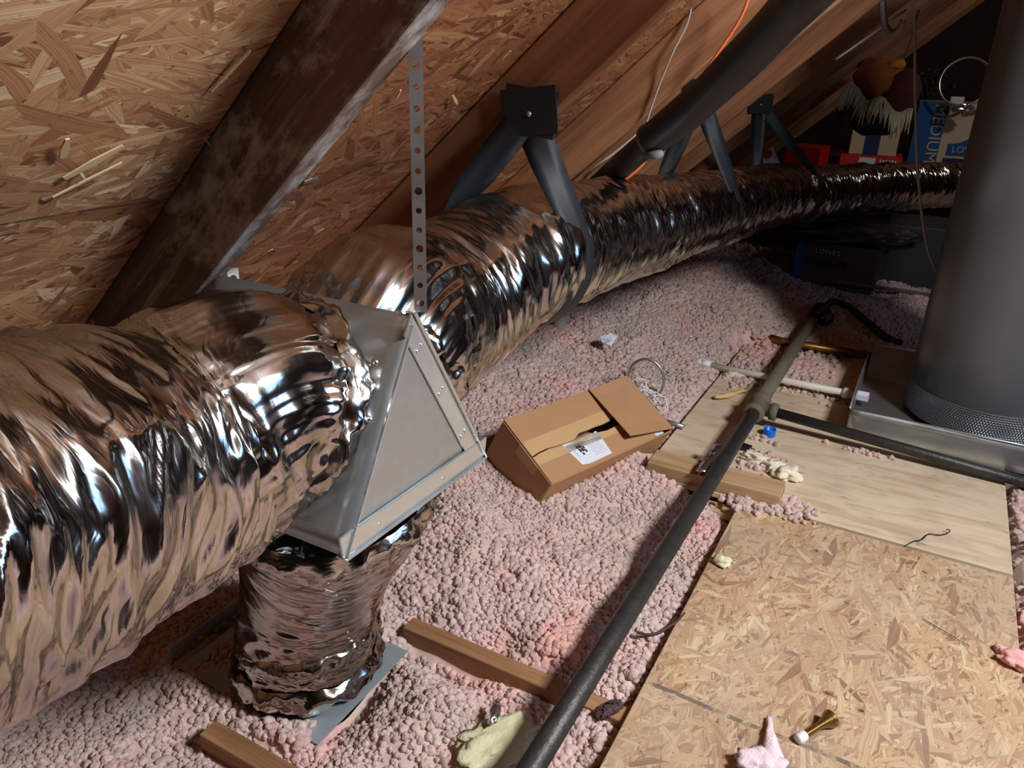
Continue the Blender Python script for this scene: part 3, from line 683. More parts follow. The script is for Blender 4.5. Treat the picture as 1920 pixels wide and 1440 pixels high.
def band(path, wdir, width, thick=0.0022):
    """woven strap: path of points, wdir = direction across the band at every point"""
    path = [np.array(p, float) for p in path]; vs = []; uvs = []; acc = 0
    for i, p in enumerate(path):
        if i: acc += np.linalg.norm(p-path[i-1])
        wd = np.array(wdir[i] if isinstance(wdir, list) else wdir, float); wd /= np.linalg.norm(wd)
        for j, a in enumerate((-0.5, -0.17, 0.17, 0.5)): vs.append(p+wd*width*a); uvs.append((acc, width*a))
    fs = [(i*4+j, i*4+j+1, i*4+j+5, i*4+j+4) for i in range(len(path)-1) for j in range(3)]
    return MB().add(vs, fs, uvs)
def duct_strap(nail, yc, width, lab, nail_head=True, nring=40, lean=(0.42, 0)):
    nail = np.array(nail, float)
    i = int(np.argmin(np.abs(FAR[:, 1]-yc))); c = FAR[i, :3]; r = FAR[i, 3]+0.013
    ax = FAR[min(i+4, 599), :3]-FAR[max(i-4, 0), :3]; ax /= np.linalg.norm(ax)
    ax0 = ax.copy(); sd0 = np.cross(ax, np.array([0, 0, 1.0])); ax = ax - lean[0]*sd0; ax /= np.linalg.norm(ax)
    up = nail-c; up -= ax*(up@ax); h = np.linalg.norm(up); up /= h; side = np.cross(ax, up)
    if side[0] < 0: side = -side
    be = math.acos(min(1, r/h))                      # tangent points seen from the nail
    rg = root('duct_strap', nail, lab, 'strap', 'black straps holding the far duct')
    front = [nail + (np.array([0.0, -0.006, 0.0]))]
    angs = np.linspace(be, 2*math.pi-be, nring)
    ring = [c + r*(math.cos(a)*up + math.sin(a)*side) for a in angs]
    dn = lambda a, b, k: [a+(b-a)*t for t in np.linspace(0, 1, k)]
    path = dn(front[0], ring[0], 10)[:-1] + ring + dn(ring[-1], front[0]+np.array([0, 0.004, 0]), 10)[1:]
    nA = len(dn(front[0], ring[0], 10))-1
    wd = []
    dirA = np.cross(ring[0]-front[0], np.array([0, -1.0, 0])); dirA /= np.linalg.norm(dirA)
    for k, p in enumerate(path):
        if k < nA: t = k/nA
        elif k >= nA+nring: t = (len(path)-1-k)/(len(path)-nA-nring)
        else: t = 1
        leg = (ring[0]-front[0]) if k < nA+nring/2 else (front[0]-ring[-1])
        fl_dir = np.cross(leg, np.array([0, 1.0, 0])); fl_dir /= np.linalg.norm(fl_dir)
        if fl_dir@(ax0+0.6*sd0) < 0: fl_dir = -fl_dir
        t = t**1.8 if k >= nA+nring else t
        axw = ax0 + (0.28*sd0 if nA-3 <= k < nA+nring*0.55 else 0)
        wdv = axw*t + (1-t)*fl_dir
        wd.append(wdv)
    band(path, wd, width).build('webbing_loop', M['black_strap'], rg, smooth=True, solid=0.002)
    # folded end nailed to the rafter face
    f = MB()
    for dz, ang, sx in ((0.0, 0.10, 1.0), (-0.004, -0.12, 1.06)):
        R = np.array(slope_m)@rot((0, 1, 0), 0.55+ang)
        f.box(nail+np.array([0.008, -0.005+dz*0.4, 0.004]), (0.075*sx*width/0.042, 0.003, 0.058*width/0.042), np.array(Matrix.Rotation(ang, 3, 'Y')))
    f.build('folded_end', M['black_strap'], rg, bevel=0.001)
    MB().lathe([(0.0055, 0), (0.005, 0.0018), (0.0, 0.003)], nail+np.array([0.008, -0.0085, 0]), (0, -1, 0), 12).build('nail_head', M['galv_dull'], rg, smooth=True)
    return rg
yr = lambda k: RAFT_Y0+RAFT_S*k
duct_strap(py(988, 213, yr(1)-0.004), 1.315, 0.060, 'nearest black strap, hung from a folded end nailed to the second rafter')
duct_strap(py(1312, 178, yr(3)-0.004), 2.58, 0.056, 'middle black strap, passing behind the thick foam-covered pipe')
duct_strap(py(1424, 196, yr(5)-0.004), 3.76, 0.056, 'farthest black strap around the duct, beside the white sign with a red dot')

# ================================================================== PIPES
def arc_pts(c, u, v, r, a0, a1, n=10): return [np.array(c)+r*(math.cos(a)*np.array(u)+math.sin(a)*np.array(v)) for a in np.linspace(a0, a1, n)]
PX = -0.372; PZ = 0.082; PR = 0.0215
ip = root('iron_pipe', (PX, 2.3, PZ), 'long dusty black iron pipe with a tee, running away over the insulation', 'pipe')
TY = 2.375
MB().tube([(PX-0.004, 0.35, 0.070), (PX-0.004, 1.2, 0.076), (PX, 1.9, PZ), (PX, TY-0.02, PZ)], PR, 24).build('near_length', M['iron'], ip, smooth=True)
MB().tube([(PX, TY+0.02, PZ), (PX, 2.9, PZ), (PX+0.004, 3.46, PZ+0.004)], PR*1.12, 24).build('far_length', M['iron_dust'], ip, smooth=True)['label'] = 'dust coated far length of pipe'
tee = MB().lathe([(0.0, -0.062), (0.030, -0.062), (0.034, -0.056), (0.034, -0.042), (0.029, -0.038), (0.029, 0.038), (0.034, 0.042), (0.034, 0.056), (0.030, 0.062), (0.0, 0.062)], (PX, TY, PZ), (0, 1, 0), 28)
bd = np.array(pz(1920, 904, 0.040)) - np.array([PX, TY, PZ]); bd /= np.linalg.norm(bd)
tee.lathe([(0.022, 0.015), (0.022, 0.042), (0.029, 0.044), (0.029, 0.062), (0.024, 0.066), (0.0, 0.066)], (PX, TY, PZ), bd, 24)
tee.build('tee_fitting', M['iron_dust'], ip, smooth=True, bevel=0.0)
b0 = np.array([PX, TY, PZ])
MB().tube([b0+bd*0.05, b0+bd*0.5, b0+bd*1.05], 0.0165, 20).build('branch_pipe', M['iron'], ip, smooth=True)
# taped end of the pipe
tp = MB()
tp.tube([(PX+0.003, 3.42, PZ+0.003), (PX+0.003, 3.50, PZ+0.004), (PX+0.01, 3.60, PZ+0.01), (PX+0.02, 3.66, PZ+0.0)], [0.0255, 0.028, 0.033, 0.026], 18)
tp.blob((PX+0.045, 3.55, PZ-0.012), 0.03, 0.075, 0.03, 3, 0.45, 2.2, 4.0)
tp.build('tape_wrap', M['black_plastic'], ip, smooth=True)
# black cables from the taped end
cb = spline([pz(1540, 585, 0.08), pz(1560, 566, 0.10), pz(1590, 575, 0.10), pz(1625, 603, 0.09), pz(1660, 632, 0.06), pz(1690, 645, 0.05)], 40)
tag(MB().tube([p for p in cb], 0.016, 10).build('black_cable', M['foam_black'], smooth=True), 'black cable running from the taped pipe end back towards the pan', 'cable')
r0, r1 = pd(1565, 527, 3.9), pd(1760, 556, 3.9)
tag(MB().tube([r0, (r0+r1)/2, r1], 0.011, 10).build('thin_rod', M['iron_dust'], smooth=True), 'thin dull rod crossing the dark space behind the tank', 'rod')
# copper pipe
cp = [pz(1444, 634, 0.045), pz(1470, 641, 0.045), pz(1640, 669, 0.045)]
tag(MB().tube([p for p in cp], 0.017, 14).build('copper_pipe', M['copper'], smooth=True), 'tarnished copper coloured pipe lying across the far end of the plywood', 'pipe')
# white drain line
dr = root('drain_pipe', pz(1308, 680, 0.034), 'white plastic drain pipe lying on the boards, running into the side of the pan', 'pipe')
e0 = pz(1312, 681, 0.034); e1 = np.array([-0.092, 2.715, 0.060]); e2 = pz(1368, 653, 0.034)
MB().tube([e0, (e0+e1)/2, e1], 0.0125, 18).build('long_leg', M['pvc'], dr, smooth=True)
MB().tube([e0, (e0+e2)/2, e2], 0.0122, 18).build('short_leg', M['pvc_grey'], dr, smooth=True)
el = MB().blob(e0, 0.020, 0.020, 0.019, 3, 0.02); dd = (e1-e0)/np.linalg.norm(e1-e0); d2 = (e2-e0)/np.linalg.norm(e2-e0)
el.tube([e0, e0+dd*0.045], 0.0175, 18).tube([e0, e0+d2*0.03], 0.0175, 18)
el.build('elbow', M['pvc_white'], dr, smooth=True)
MB().tube([e1-dd*0.055, e1-dd*0.03], 0.0195, 20).build('coupling', M['pvc_white'], dr, smooth=True)
MB().tube([e1-dd*0.03, e1-dd*0.004], 0.0185, 20).build('primer_band', M['purple'], dr, smooth=True)['label'] = 'fitting stained with purple primer'
MB().tube([e1-dd*0.004, e1+dd*0.028], 0.019, 6).build('hex_nut', M['pvc_white'], dr, smooth=False)
# stub of vent pipe under the far duct
pp = pz(1045, 634, 0.05)
tag(MB().lathe([(0.0, -0.12), (0.030, -0.12), (0.030, 0.20), (0.027, 0.20), (0.027, 0.05), (0, 0.05)], pp, (0.06, 0, 1), 24).build('vent_stub', M['pvc_grey'], smooth=True), 'short grey plastic pipe standing in the fill under the far duct', 'pipe')
# thick black foam-covered pipe under the rafters
fp_top = py(1560, -60, 1.30)
fp = spline([fp_top+E1*1.35+np.array([0, -0.35, 0]), fp_top+E1*0.5+np.array([0, -0.16, 0]), fp_top, py(1496, 4, 1.36), py(1400, 105, 1.48), py(1300, 200, 1.62), py(1222, 262, 1.70)], 70)
fl = root('insulated_pipe', fp[-1], 'thick black foam-covered pipe slanting down in front of the rafters', 'pipe')
wv = [0.0375 + 0.001*math.sin(i*0.8) for i in range(70)]
MB().tube([p for p in fp], wv, 24).build('upper_sleeve', M['foam_black'], fl, smooth=True)
fq = spline([py(1226, 259, 1.70), py(1180, 297, 1.80), py(1150, 322, 1.94), py(1120, 348, 2.06), py(1062, 394, 2.25)], 30)
MB().tube([p for p in fq], 0.030, 24).build('lower_sleeve', M['foam_black'], fl, smooth=True)
dv = fp[-1]-fp[-3]; dv /= np.linalg.norm(dv)
MB().lathe([(0.0345, -0.004), (0.039, -0.001), (0.039, 0.004), (0.030, 0.007), (0.029, 0.002)], fp[-1], dv, 26).build('torn_rim', M['foam_grey'], fl, smooth=True)
tg = MB(); t0 = py(1205, 287, 1.69); t1 = py(1240, 288, 1.66)
tg.tube([t0, (t0+t1)/2+np.array([0, -0.004, -0.004]), t1], [0.008, 0.011, 0.008], 8)
t2 = py(1192, 262, 1.70); t3 = py(1216, 256, 1.69); tg.tube([t2, t3], [0.006, 0.010], 8)
tg.build('torn_flap', M['foam_grey'], fl, smooth=True)

# ================================================================== WIRES
def wire(name, pts, r, mat, lab, n=60):
    return tag(MB().tube([p for p in spline([np.array(p) for p in pts], n)], r, 8).build(name, mat, smooth=True), lab, 'wire')
yw = yr(2)-0.012
wire('white_wire', [py(1303, -25, yw), py(1290, 40, yw), py(1262, 98, yw-0.01), (py(1240, 150, yw)), py(1222, 200, yw), py(1212, 232, yw-0.004)], 0.0024, M['grey_wire'], 'upper thin white wire hanging across the third rafter')
wire('white_wire', [py(1214, 230, yw), py(1196, 250, yw-0.01), py(1150, 288, yw-0.01), py(1110, 318, yw-0.012), py(1085, 346, yw-0.012), py(1050, 395, yw-0.012)], 0.0034, M['white_wire'], 'pale lower wire running down beside the black pipe to the duct')
wire('orange_wire', [py(1410, -25, 1.86), py(1388, 35, 1.87), py(1340, 108, 1.88), py(1300, 165, 1.89), py(1270, 210, 1.89), py(1240, 250, 1.885), py(1205, 308, 1.87), py(1160, 345, 1.86), py(1095, 383, 1.86), py(1060, 405, 1.86)], 0.0036, M['orange_wire'], 'bright orange wire passing behind the thick black pipe')
hc0 = py(1713, -30, 3.16)
wire('hanging_cable', [(hc0[0]-0.01, hc0[1], roof_z(hc0[0]-0.01)-0.003), hc0, py(1715, 60, 3.16), py(1716, 180, 3.16), py(1719, 290, 3.16), py(1727, 390, 3.16), py(1740, 470, 3.16), py(1768, 560, 3.18), (0.055, 3.20, 0.12)], 0.0050, M['grey_wire'], 'thin grey cable hanging straight down in front of the storage cartons')
hk0 = py(1654, -20, 3.3)
hk = [(hk0[0], hk0[1], roof_z(hk0[0])-0.012), hk0, py(1655, 20, 3.3), py(1660, 48, 3.3), py(1673, 62, 3.28), py(1687, 54, 3.26), py(1694, 38, 3.26)]
wire('cable_hook', hk, 0.0125, M['grey_wire'], 'bent grey hook of stiff cable at the top right')
wire('pale_rod', [py(1566, 112, 3.3), py(1612, 80, 3.3), py(1658, 47, 3.3), py(1700, 18, 3.3)], 0.0045, M['pvc_grey'], 'thin pale rod lying along the rafters below the cable hook', 12)

# ================================================================== TANK AND PAN
PZ0 = 0.018
X0, X1, YA, YB, PH = -0.100, 0.665, 2.462, 3.165, 0.094
pn = root('drain_pan', ((X0+X1)/2, (YA+YB)/2, PZ0), 'shiny galvanised drain pan with upright sides under the grey tank', 'pan')
MB().box(((X0+X1)/2, (YA+YB)/2, PZ0+0.001), (X1-X0, YB-YA, 0.002)).build('pan_floor', M['galv'], pn)
def wall(name, a, b, lean, corner=None):
    a, b = np.array(a), np.array(b); d = b-a; n = np.array([d[1], -d[0], 0.0]); n /= np.linalg.norm(n); k = 24; mb = MB(); g = []
    for i in range(k+1):
        for j in range(5):
            p = a+d*i/k; z = PH*j/4
            bow = 0.003*math.sin(i/k*math.pi*1.3+1)*(j/4)
            g.append((p[0]+n[0]*(lean*j/4+bow), p[1]+n[1]*(lean*j/4+bow), PZ0+z))
    mb.add(g, [(i*5+j, (i+1)*5+j, (i+1)*5+j+1, i*5+j+1) for i in range(k) for j in range(4)])
    w_ = mb.build(name, M['galv'], pn, smooth=True, solid=0.0014)
    MB().tube([(a[0]+n[0]*lean, a[1]+n[1]*lean, PZ0+PH), ((a[0]+b[0])/2+n[0]*(lean+0.003), (a[1]+b[1])/2+n[1]*(lean+0.003), PZ0+PH), (b[0]+n[0]*lean, b[1]+n[1]*lean, PZ0+PH)], 0.0026, 8).build('rolled_rim', M['galv_bright'], w_, smooth=True)
wall('front_side', (X0, YA, 0), (X1, YA, 0), 0.006)
wall('left_side', (X0, YB, 0), (X0, YA, 0), 0.004)
wall('rear_side', (X1, YB, 0), (X0, YB, 0), 0.004)
wall('right_side', (X1, YA, 0), (X1, YB, 0), 0.004)
gs = MB()
gs.prism([(X0+0.003, YB-0.002, PZ0+PH), (X0+0.003, YB-0.10, PZ0+0.004), (X0+0.003, YB-0.10, PZ0+0.006), (X0+0.005, YB-0.002, PZ0+PH+0.002)], (0.004, 0.0, 0.0))
gs.add([(X0+0.002, YB-0.14, PZ0+0.004), (X0+0.16, YB-0.004, PZ0+PH*0.95), (X0+0.002, YB-0.004, PZ0+PH), (X0+0.16, YB-0.16, PZ0+0.003)], [(0, 1, 2), (0, 3, 1)])
gs.build('folded_corner', M['galv'], pn, solid=0.001)
TX, TYc, TR = 0.285, 2.83, 0.240
tk = root('water_tank', (TX, TYc, PZ0), 'big grey cylindrical tank with a perforated ring at its foot, standing in the pan', 'tank')
MB().lathe([(0.0, 0.006), (TR-0.012, 0.006), (TR-0.012, 0.022)], (TX, TYc, PZ0), n=96).build('base_ring', M['black_plastic'], tk, smooth=True)
MB().lathe([(TR-0.004, 0.020), (TR-0.001, 0.022), (TR-0.001, 0.118)], (TX, TYc, PZ0), n=128).build('perforated_ring', M['perf'], tk, smooth=True)
MB().lathe([(TR-0.001, 0.118), (TR, 0.121), (TR, 1.50), (TR-0.01, 1.535), (TR-0.05, 1.56), (0.0, 1.572)], (TX, TYc, PZ0), n=128).build('tank_shell', M['tank'], tk, smooth=True)

# ================================================================== CARTON IN THE FILL
cc = np.array([-0.727, 1.828, 0.152]); ca, cb_ = -0.347, 0.506
Rc = rot((0, 0, 1), ca)@rot((0, 1, 0), cb_)
CW, CL, CH = 0.222, 0.500, 0.150
def bp(x, y, z): return cc + Rc@np.array([x, y, z])
ct = root('cardboard_carton', bp(0, 0, -CH), 'torn brown cardboard carton with a white shipping label, sunk askew in the pink fill', 'carton')
hx, hy = CW/2, CL/2; th = 0.004
for nm, c_, s_ in (('side_wall', (-hx, 0, -CH/2), (th, CL, CH)), ('side_wall', (hx, 0, -CH/2), (th, CL, CH)), ('end_wall', (0, -hy, -CH/2), (CW, th, CH)), ('end_wall', (0, hy, -CH/2), (CW, th, CH))):
    MB().box(bp(*c_), s_, Rc).build(nm, M['card'], ct, bevel=0.0015)
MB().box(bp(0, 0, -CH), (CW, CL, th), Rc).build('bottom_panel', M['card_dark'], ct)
def sheet(name, poly, z, mat, par, t=0.003, zf=None):
    mb = MB(); mb.prism([bp(x, y, (zf(x, y) if zf else z)) for x, y in poly], Rc@np.array([0, 0, t])); return mb.build(name, mat, par, bevel=0.0006)
# two long top flaps with a torn slit between them
tear_y = np.linspace(-hy, 0.16, 14)
cen = [0.020 + 0.004*math.sin(y*40) for y in tear_y]
gap = [0.002 + 0.020*max(0, (y+0.15)/0.3)**1.2 + (0.004*math.sin(y*90) if y > -0.1 else 0) for y in tear_y]
left = [(-hx, -hy), *[(c_-g_, y) for c_, g_, y in zip(cen, gap, tear_y)], (-hx, 0.16)]
right = [(hx, -hy), (hx, 0.18), *[(c_+g_*0.6, y) for c_, g_, y in list(zip(cen, gap, tear_y))[::-1]]]
lf = sheet('top_flap', left, 0.002, M['card'], ct)
rf = sheet('top_flap', right, 0.001, M['card'], ct)
sheet('packing_tape', [(-0.028, -hy+0.004), *[(c_-g_-0.001, y) for c_, g_, y in zip(cen[:-1], gap[:-1], tear_y[:-1])], (-0.030, 0.13)], 0.0052, M['card_tape'], lf, 0.0006)
sheet('packing_tape', [(0.050, -hy+0.004), (0.052, 0.10), *[(c_+g_*0.6+0.001, y) for c_, g_, y in list(zip(cen[:-2], gap[:-2], tear_y[:-2]))[::-1]]], 0.0042, M['card_tape'], rf, 0.0006)
sheet('tape_tail', [(-0.03, 0), (0.052, 0), (0.052, 0.001), (-0.03, 0.001)], 0, M['card_tape'], ct) if False else None
mb = MB().box(bp(0.012, -hy-0.0028, -0.018), (0.082, 0.001, 0.036), Rc); mb.build('tape_tail', M['card_tape'], ct)
# raised end flap lying over the far end
fz = lambda x, y: 0.006 + 0.030*(hx+x)/CW*(1 if y < 0.12 else 0.25)
ef = sheet('end_flap', [(-hx+0.004, 0.075), (hx-0.022, 0.060), (hx, hy), (-hx, hy)], 0, M['card'], ct, 0.0035, lambda x, y: 0.006+(0.026 if y < 0.2 and x > 0 else 0.004 if y < 0.2 else 0.001))
sheet('inner_liner', [(hx-0.050, 0.10), (hx-0.004, 0.10), (hx-0.004, hy-0.03), (hx-0.050, hy-0.03)], -0.004, M['paper_white'], ct, 0.001)
# label with a small emblem and grey print
lb = sheet('shipping_label', [(0.010, -0.065), (0.028, -0.045), (0.016, 0.012), (0.030, 0.020), (0.098, -0.022), (0.104, -0.075), (0.098, -0.115), (0.080, -0.105), (0.060, -0.136), (0.040, -0.140), (0.034, -0.10)], 0.0048, M['paper_white'], rf, 0.0004) if False else sheet('shipping_label', [(0.022, -0.140), (0.098, -0.125), (0.103, -0.100), (0.102, -0.010), (0.034, -0.002), (0.020, -0.006), (0.036, -0.055), (0.026, -0.080)], 0.0044, M['paper_white'], rf, 0.0004)
em = MB()
for i, (ex, ey, ew, eh) in enumerate(((0.046, -0.101, .011, .007), (0.058, -0.099, .011, .007), (0.046, -0.092, .011, .008), (0.058, -0.090, .011, .008), (0.070, -0.096, .008, .006), (0.052, -0.083, .010, .006), (0.064, -0.082, .010, .006))):
    em.box(bp(ex, ey, 0.0050), (ew, eh, 0.0004), Rc@rot((0, 0, 1), 0.25))
em.build('printed_emblem', M['ink'], lb)
for i in range(7): MB().box(bp(0.048+i*0.0066, -0.045+0.001*i, 0.0050), (0.0012, 0.05-0.004*(i % 3), 0.0003), Rc).build('printed_line', M['ink_grey'], lb)
for i in range(6): MB().box(bp(0.040+i*0.007, -0.117, 0.0050), (0.0035, 0.004, 0.0003), Rc).build('printed_mark', M['ink_grey'], lb)

# ================================================================== INSULATION (loose fill that nobody could count)
def g2(x, y, cx, cy, sx, sy): return np.exp(-((x-cx)/sx)**2 - ((y-cy)/sy)**2)
def sm(a, b, t): t = np.clip((t-a)/(b-a), 0, 1); return t*t*(3-2*t)
def fill_z(x, y):
    x, y = np.asarray(x, float), np.asarray(y, float)
    z = -0.030 + 0*x
    z = z + 0.030*sm(1.05, 1.15, y)                                   # level with the joists beyond the second one
    z = z + 0.045*sm(1.2, 1.9, y)*sm(-0.42, -0.75, x)
    z = z + 0.05*sm(-0.9, -1.5, x)*sm(1.1, 1.6, y) + 0.02*sm(-1.1, -1.5, x)
    z = z - 0.055*g2(x, y, -0.42, 1.62, 0.13, 0.22)                   # hollow beside the deck edge
    z = z - 0.05*g2(x, y, -0.24, 1.84, 0.10, 0.06)
    z = z + 0.05*g2(x, y, -1.0, 3.2, 0.35, 0.5) + 0.07*g2(x, y, -0.15, 3.72, 0.2, 0.2)
    z = z + 0.03*sm(2.8, 3.6, y)
    z = z - 0.045*g2(x, y, -0.775, 0.84, 0.035, 0.11) - 0.04*g2(x, y, -0.70, 0.99, 0.10, 0.025) - 0.05*g2(x, y, -1.125, 0.86, 0.022, 0.13)
    pl_ = sm(0.66, 0.70, y)*(1-sm(1.0, 1.02, y))*sm(-1.20, -1.14, x)*(1-sm(-0.80, -0.77, x)); z = z + 0.022*pl_*(1-g2(x, y, -0.905, 0.85, 0.13, 0.13))
    z = z + 0.030*g2(x, y, -0.62, 0.86, 0.07, 0.09) + 0.012*g2(x, y, -0.45, 0.9, 0.1, 0.06) + 0.02*g2(x, y, -0.75, 0.70, 0.1, 0.04)
    z = z + 0.022*noise3(x*3.1, y*3.1, 0.5) + 0.016*noise3(x*8, y*8, 2.5) + 0.008*noise3(x*22, y*22, 4.5)
    # carton pressed in: the fill banks up round its low corner
    d = np.hypot((x+0.70)/0.3, (y-1.62)/0.3); z = z + 0.035*np.exp(-((d-1)/0.35)**2)
    # joist tops stay clear where the photograph shows them
    for x0, x1, yf in ((-0.80, -0.43, 1.057), (-0.96, -0.60, 0.651)):
        inside = sm(x0-0.02, x0+0.02, x)*(1-sm(x1-0.02, x1+0.03, x))*sm(yf-0.062, yf-0.040, y)*(1-sm(yf-0.004, yf+0.012, y))
        z = z*(1-inside) + np.minimum(z, -0.03)*inside
    # below boards
    for x0, x1, y0_, y1_ in ((-0.297, 0.345, -1.0, 1.872), (-0.585, 0.345, 1.884, 3.16)):
        inside = sm(x0-0.03, x0-0.005, x)*(1-sm(x1+0.005, x1+0.03, x))*(1-sm(y1_+0.005, y1_+0.03, y))*sm(y0_-0.03, y0_-0.005, y)
        z = np.minimum(z, z*(1-inside)-0.045*inside)
    return z
def carton_clear(x, y, z):
    q = (np.stack([x, y, z], -1)-cc)@Rc
    return ~((np.abs(q[:, 0]) < hx+0.006) & (np.abs(q[:, 1]) < hy+0.006) & (q[:, 2] < 0.02))
gx = np.unique(np.concatenate([np.arange(-1.92, -1.3, 0.05), np.arange(-1.3, 0.4, 0.012), np.arange(0.4, 1.8, 0.05)]))
gy = np.unique(np.concatenate([np.arange(-0.4, 0.4, 0.04), np.arange(0.4, 2.2, 0.012), np.arange(2.2, 4.4, 0.025), np.arange(4.4, 8.4, 0.08)]))
GX, GY = np.meshgrid(gx, gy, indexing='ij'); GZ = fill_z(GX, GY)
hv = np.stack([GX, GY, GZ], -1).reshape(-1, 3)
nx_, ny_ = len(gx), len(gy)
faces = [(i*ny_+j, (i+1)*ny_+j, (i+1)*ny_+j+1, i*ny_+j+1) for i in range(nx_-1) for j in range(ny_-1)
         if not (abs(gx[i]+0.905) < 0.115 and abs(gy[j]-0.85) < 0.115)]
def scatter(x0, x1, y0_, y1_, dens, rmin, rmax, lift=0.25, zf=fill_z, clump=True):
    n = int((x1-x0)*(y1_-y0_)*dens); x = rng.uniform(x0, x1, n); y = rng.uniform(y0_, y1_, n)
    z = zf(x, y); r = rmin + (rmax-rmin)*rng.random(n)**1.8
    if clump: r = r*(0.85+0.5*noise3(x*9, y*9, 8.0))
    return np.stack([x, y, z+r*lift, np.clip(r, 0.004, 0.05)], -1)
pts = np.vstack([scatter(-1.75, -0.27, 0.25, 1.95, 15000, 0.0050, 0.0105), scatter(-1.9, -0.2, 1.95, 3.2, 10000, 0.006, 0.0125), scatter(-1.9, 0.4, 3.2, 4.6, 6000, 0.008, 0.016),
                 scatter(-1.9, 0.9, 4.6, 6.0, 1400, 0.016, 0.03), scatter(0.34, 0.8, 0.9, 2.4, 3500, 0.008, 0.014)])
x, y, z, r = pts.T
ok = np.ones(len(pts), bool)
for x0, x1, y0_, y1_ in ((-0.297, 0.345, -1.0, 1.872), (-0.585, 0.345, 1.884, 3.16)):
    ok &= ~((x > x0-r*0.3) & (x < x1+r*0.3) & (y > y0_) & (y < y1_+r*0.6))
ok &= ~((x > -0.80) & (x < -0.415) & (y > 1.057-0.046) & (y < 1.060))
ok &= ~((x > -0.955) & (x < -0.60) & (y > 0.651-0.046) & (y < 0.655))
ok &= ~((np.hypot(x+0.905, y-0.85) < 0.135))
ok &= ~((x > -0.83) & (x < -0.775+0.02*noise3(y*25, x*25, 3)) & (y > 0.742+0.02*noise3(x*30, y*30, 2)) & (y < 0.985))
ok &= ~((x > -1.150) & (x < -1.122+0.02*noise3(y*25, x*25, 6)) & (y > 0.72) & (y < 0.985))
ok &= carton_clear(x, y, z)
pts = pts[ok]
# crumbs of the same fill lying on the boards
def crumbs(cx, cy, sx, sy, n, zt, rm=0.004, rM=0.010, rotz_=0.0):
    a = rng.normal(size=(n, 2))*np.array([sx, sy]); c_, s_ = math.cos(rotz_), math.sin(rotz_)
    r_ = rng.uniform(rm, rM, n)
    return np.stack([cx+a[:, 0]*c_-a[:, 1]*s_, cy+a[:, 0]*s_+a[:, 1]*c_, zt+r_*0.45, r_], -1)
def cpx(q, zt, *a, **k): p = pz(q[0], q[1], zt); return crumbs(p[0], p[1], *a[:2], a[2], zt, **k)
TP = 0.017
pts = np.vstack([pts, cpx((1430, 672), TP, .05, .10, 170, rM=.013), cpx((1500, 690), TP, .06, .09, 330, rM=.013), cpx((1395, 712), TP, .05, .05, 130), cpx((1545, 740), TP, .10, .035, 150), cpx((1420, 868), TP, .028, .03, 150, rM=.011),
                 cpx((1425, 952), TP, .05, .016, 120), cpx((1480, 948), TP, .035, .02, 70), cpx((1425, 824), TP, .03, .012, 24), cpx((1625, 850), TP, .035, .012, 26), cpx((1355, 690), TP, .03, .04, 60), cpx((1460, 655), TP, .05, .04, 90),
                 cpx((1390, 955), 0.016, .012, .012, 10)])
ko = (pts[:, 0] > -0.575) | (pts[:, 2] < 0.005); pts = pts[ko | (pts[:, 1] < 1.9) | (pts[:, 0] < -0.6) | (pts[:, 1] > 3.2)]
pts = pts[~((pts[:, 0] > X0-0.012) & (pts[:, 0] < X1) & (pts[:, 1] > YA-0.012) & (pts[:, 1] < YB+0.012))]
allv = np.vstack([hv, pts[:, :3]])
me = bpy.data.meshes.new('loose_fill_insulation'); me.from_pydata(allv.tolist(), [], faces)
me.polygons.foreach_set('use_smooth', [True]*len(faces))
at_ = me.attributes.new('lump', 'FLOAT', 'POINT'); at_.data.foreach_set('value', np.concatenate([np.zeros(len(hv)), pts[:, 3]]).astype(np.float32))
ar = me.attributes.new('turn', 'FLOAT_VECTOR', 'POINT'); ar.data.foreach_set('vector', rng.uniform(0, 6.28, (len(allv), 3)).astype(np.float32).ravel())
me.materials.append(M['insul']); me.update()
ins = bpy.data.objects.new('loose_fill_insulation', me); COL.objects.link(ins)
tag(ins, 'pink and grey lumpy loose-fill insulation covering the attic floor', 'insulation', kind='stuff')
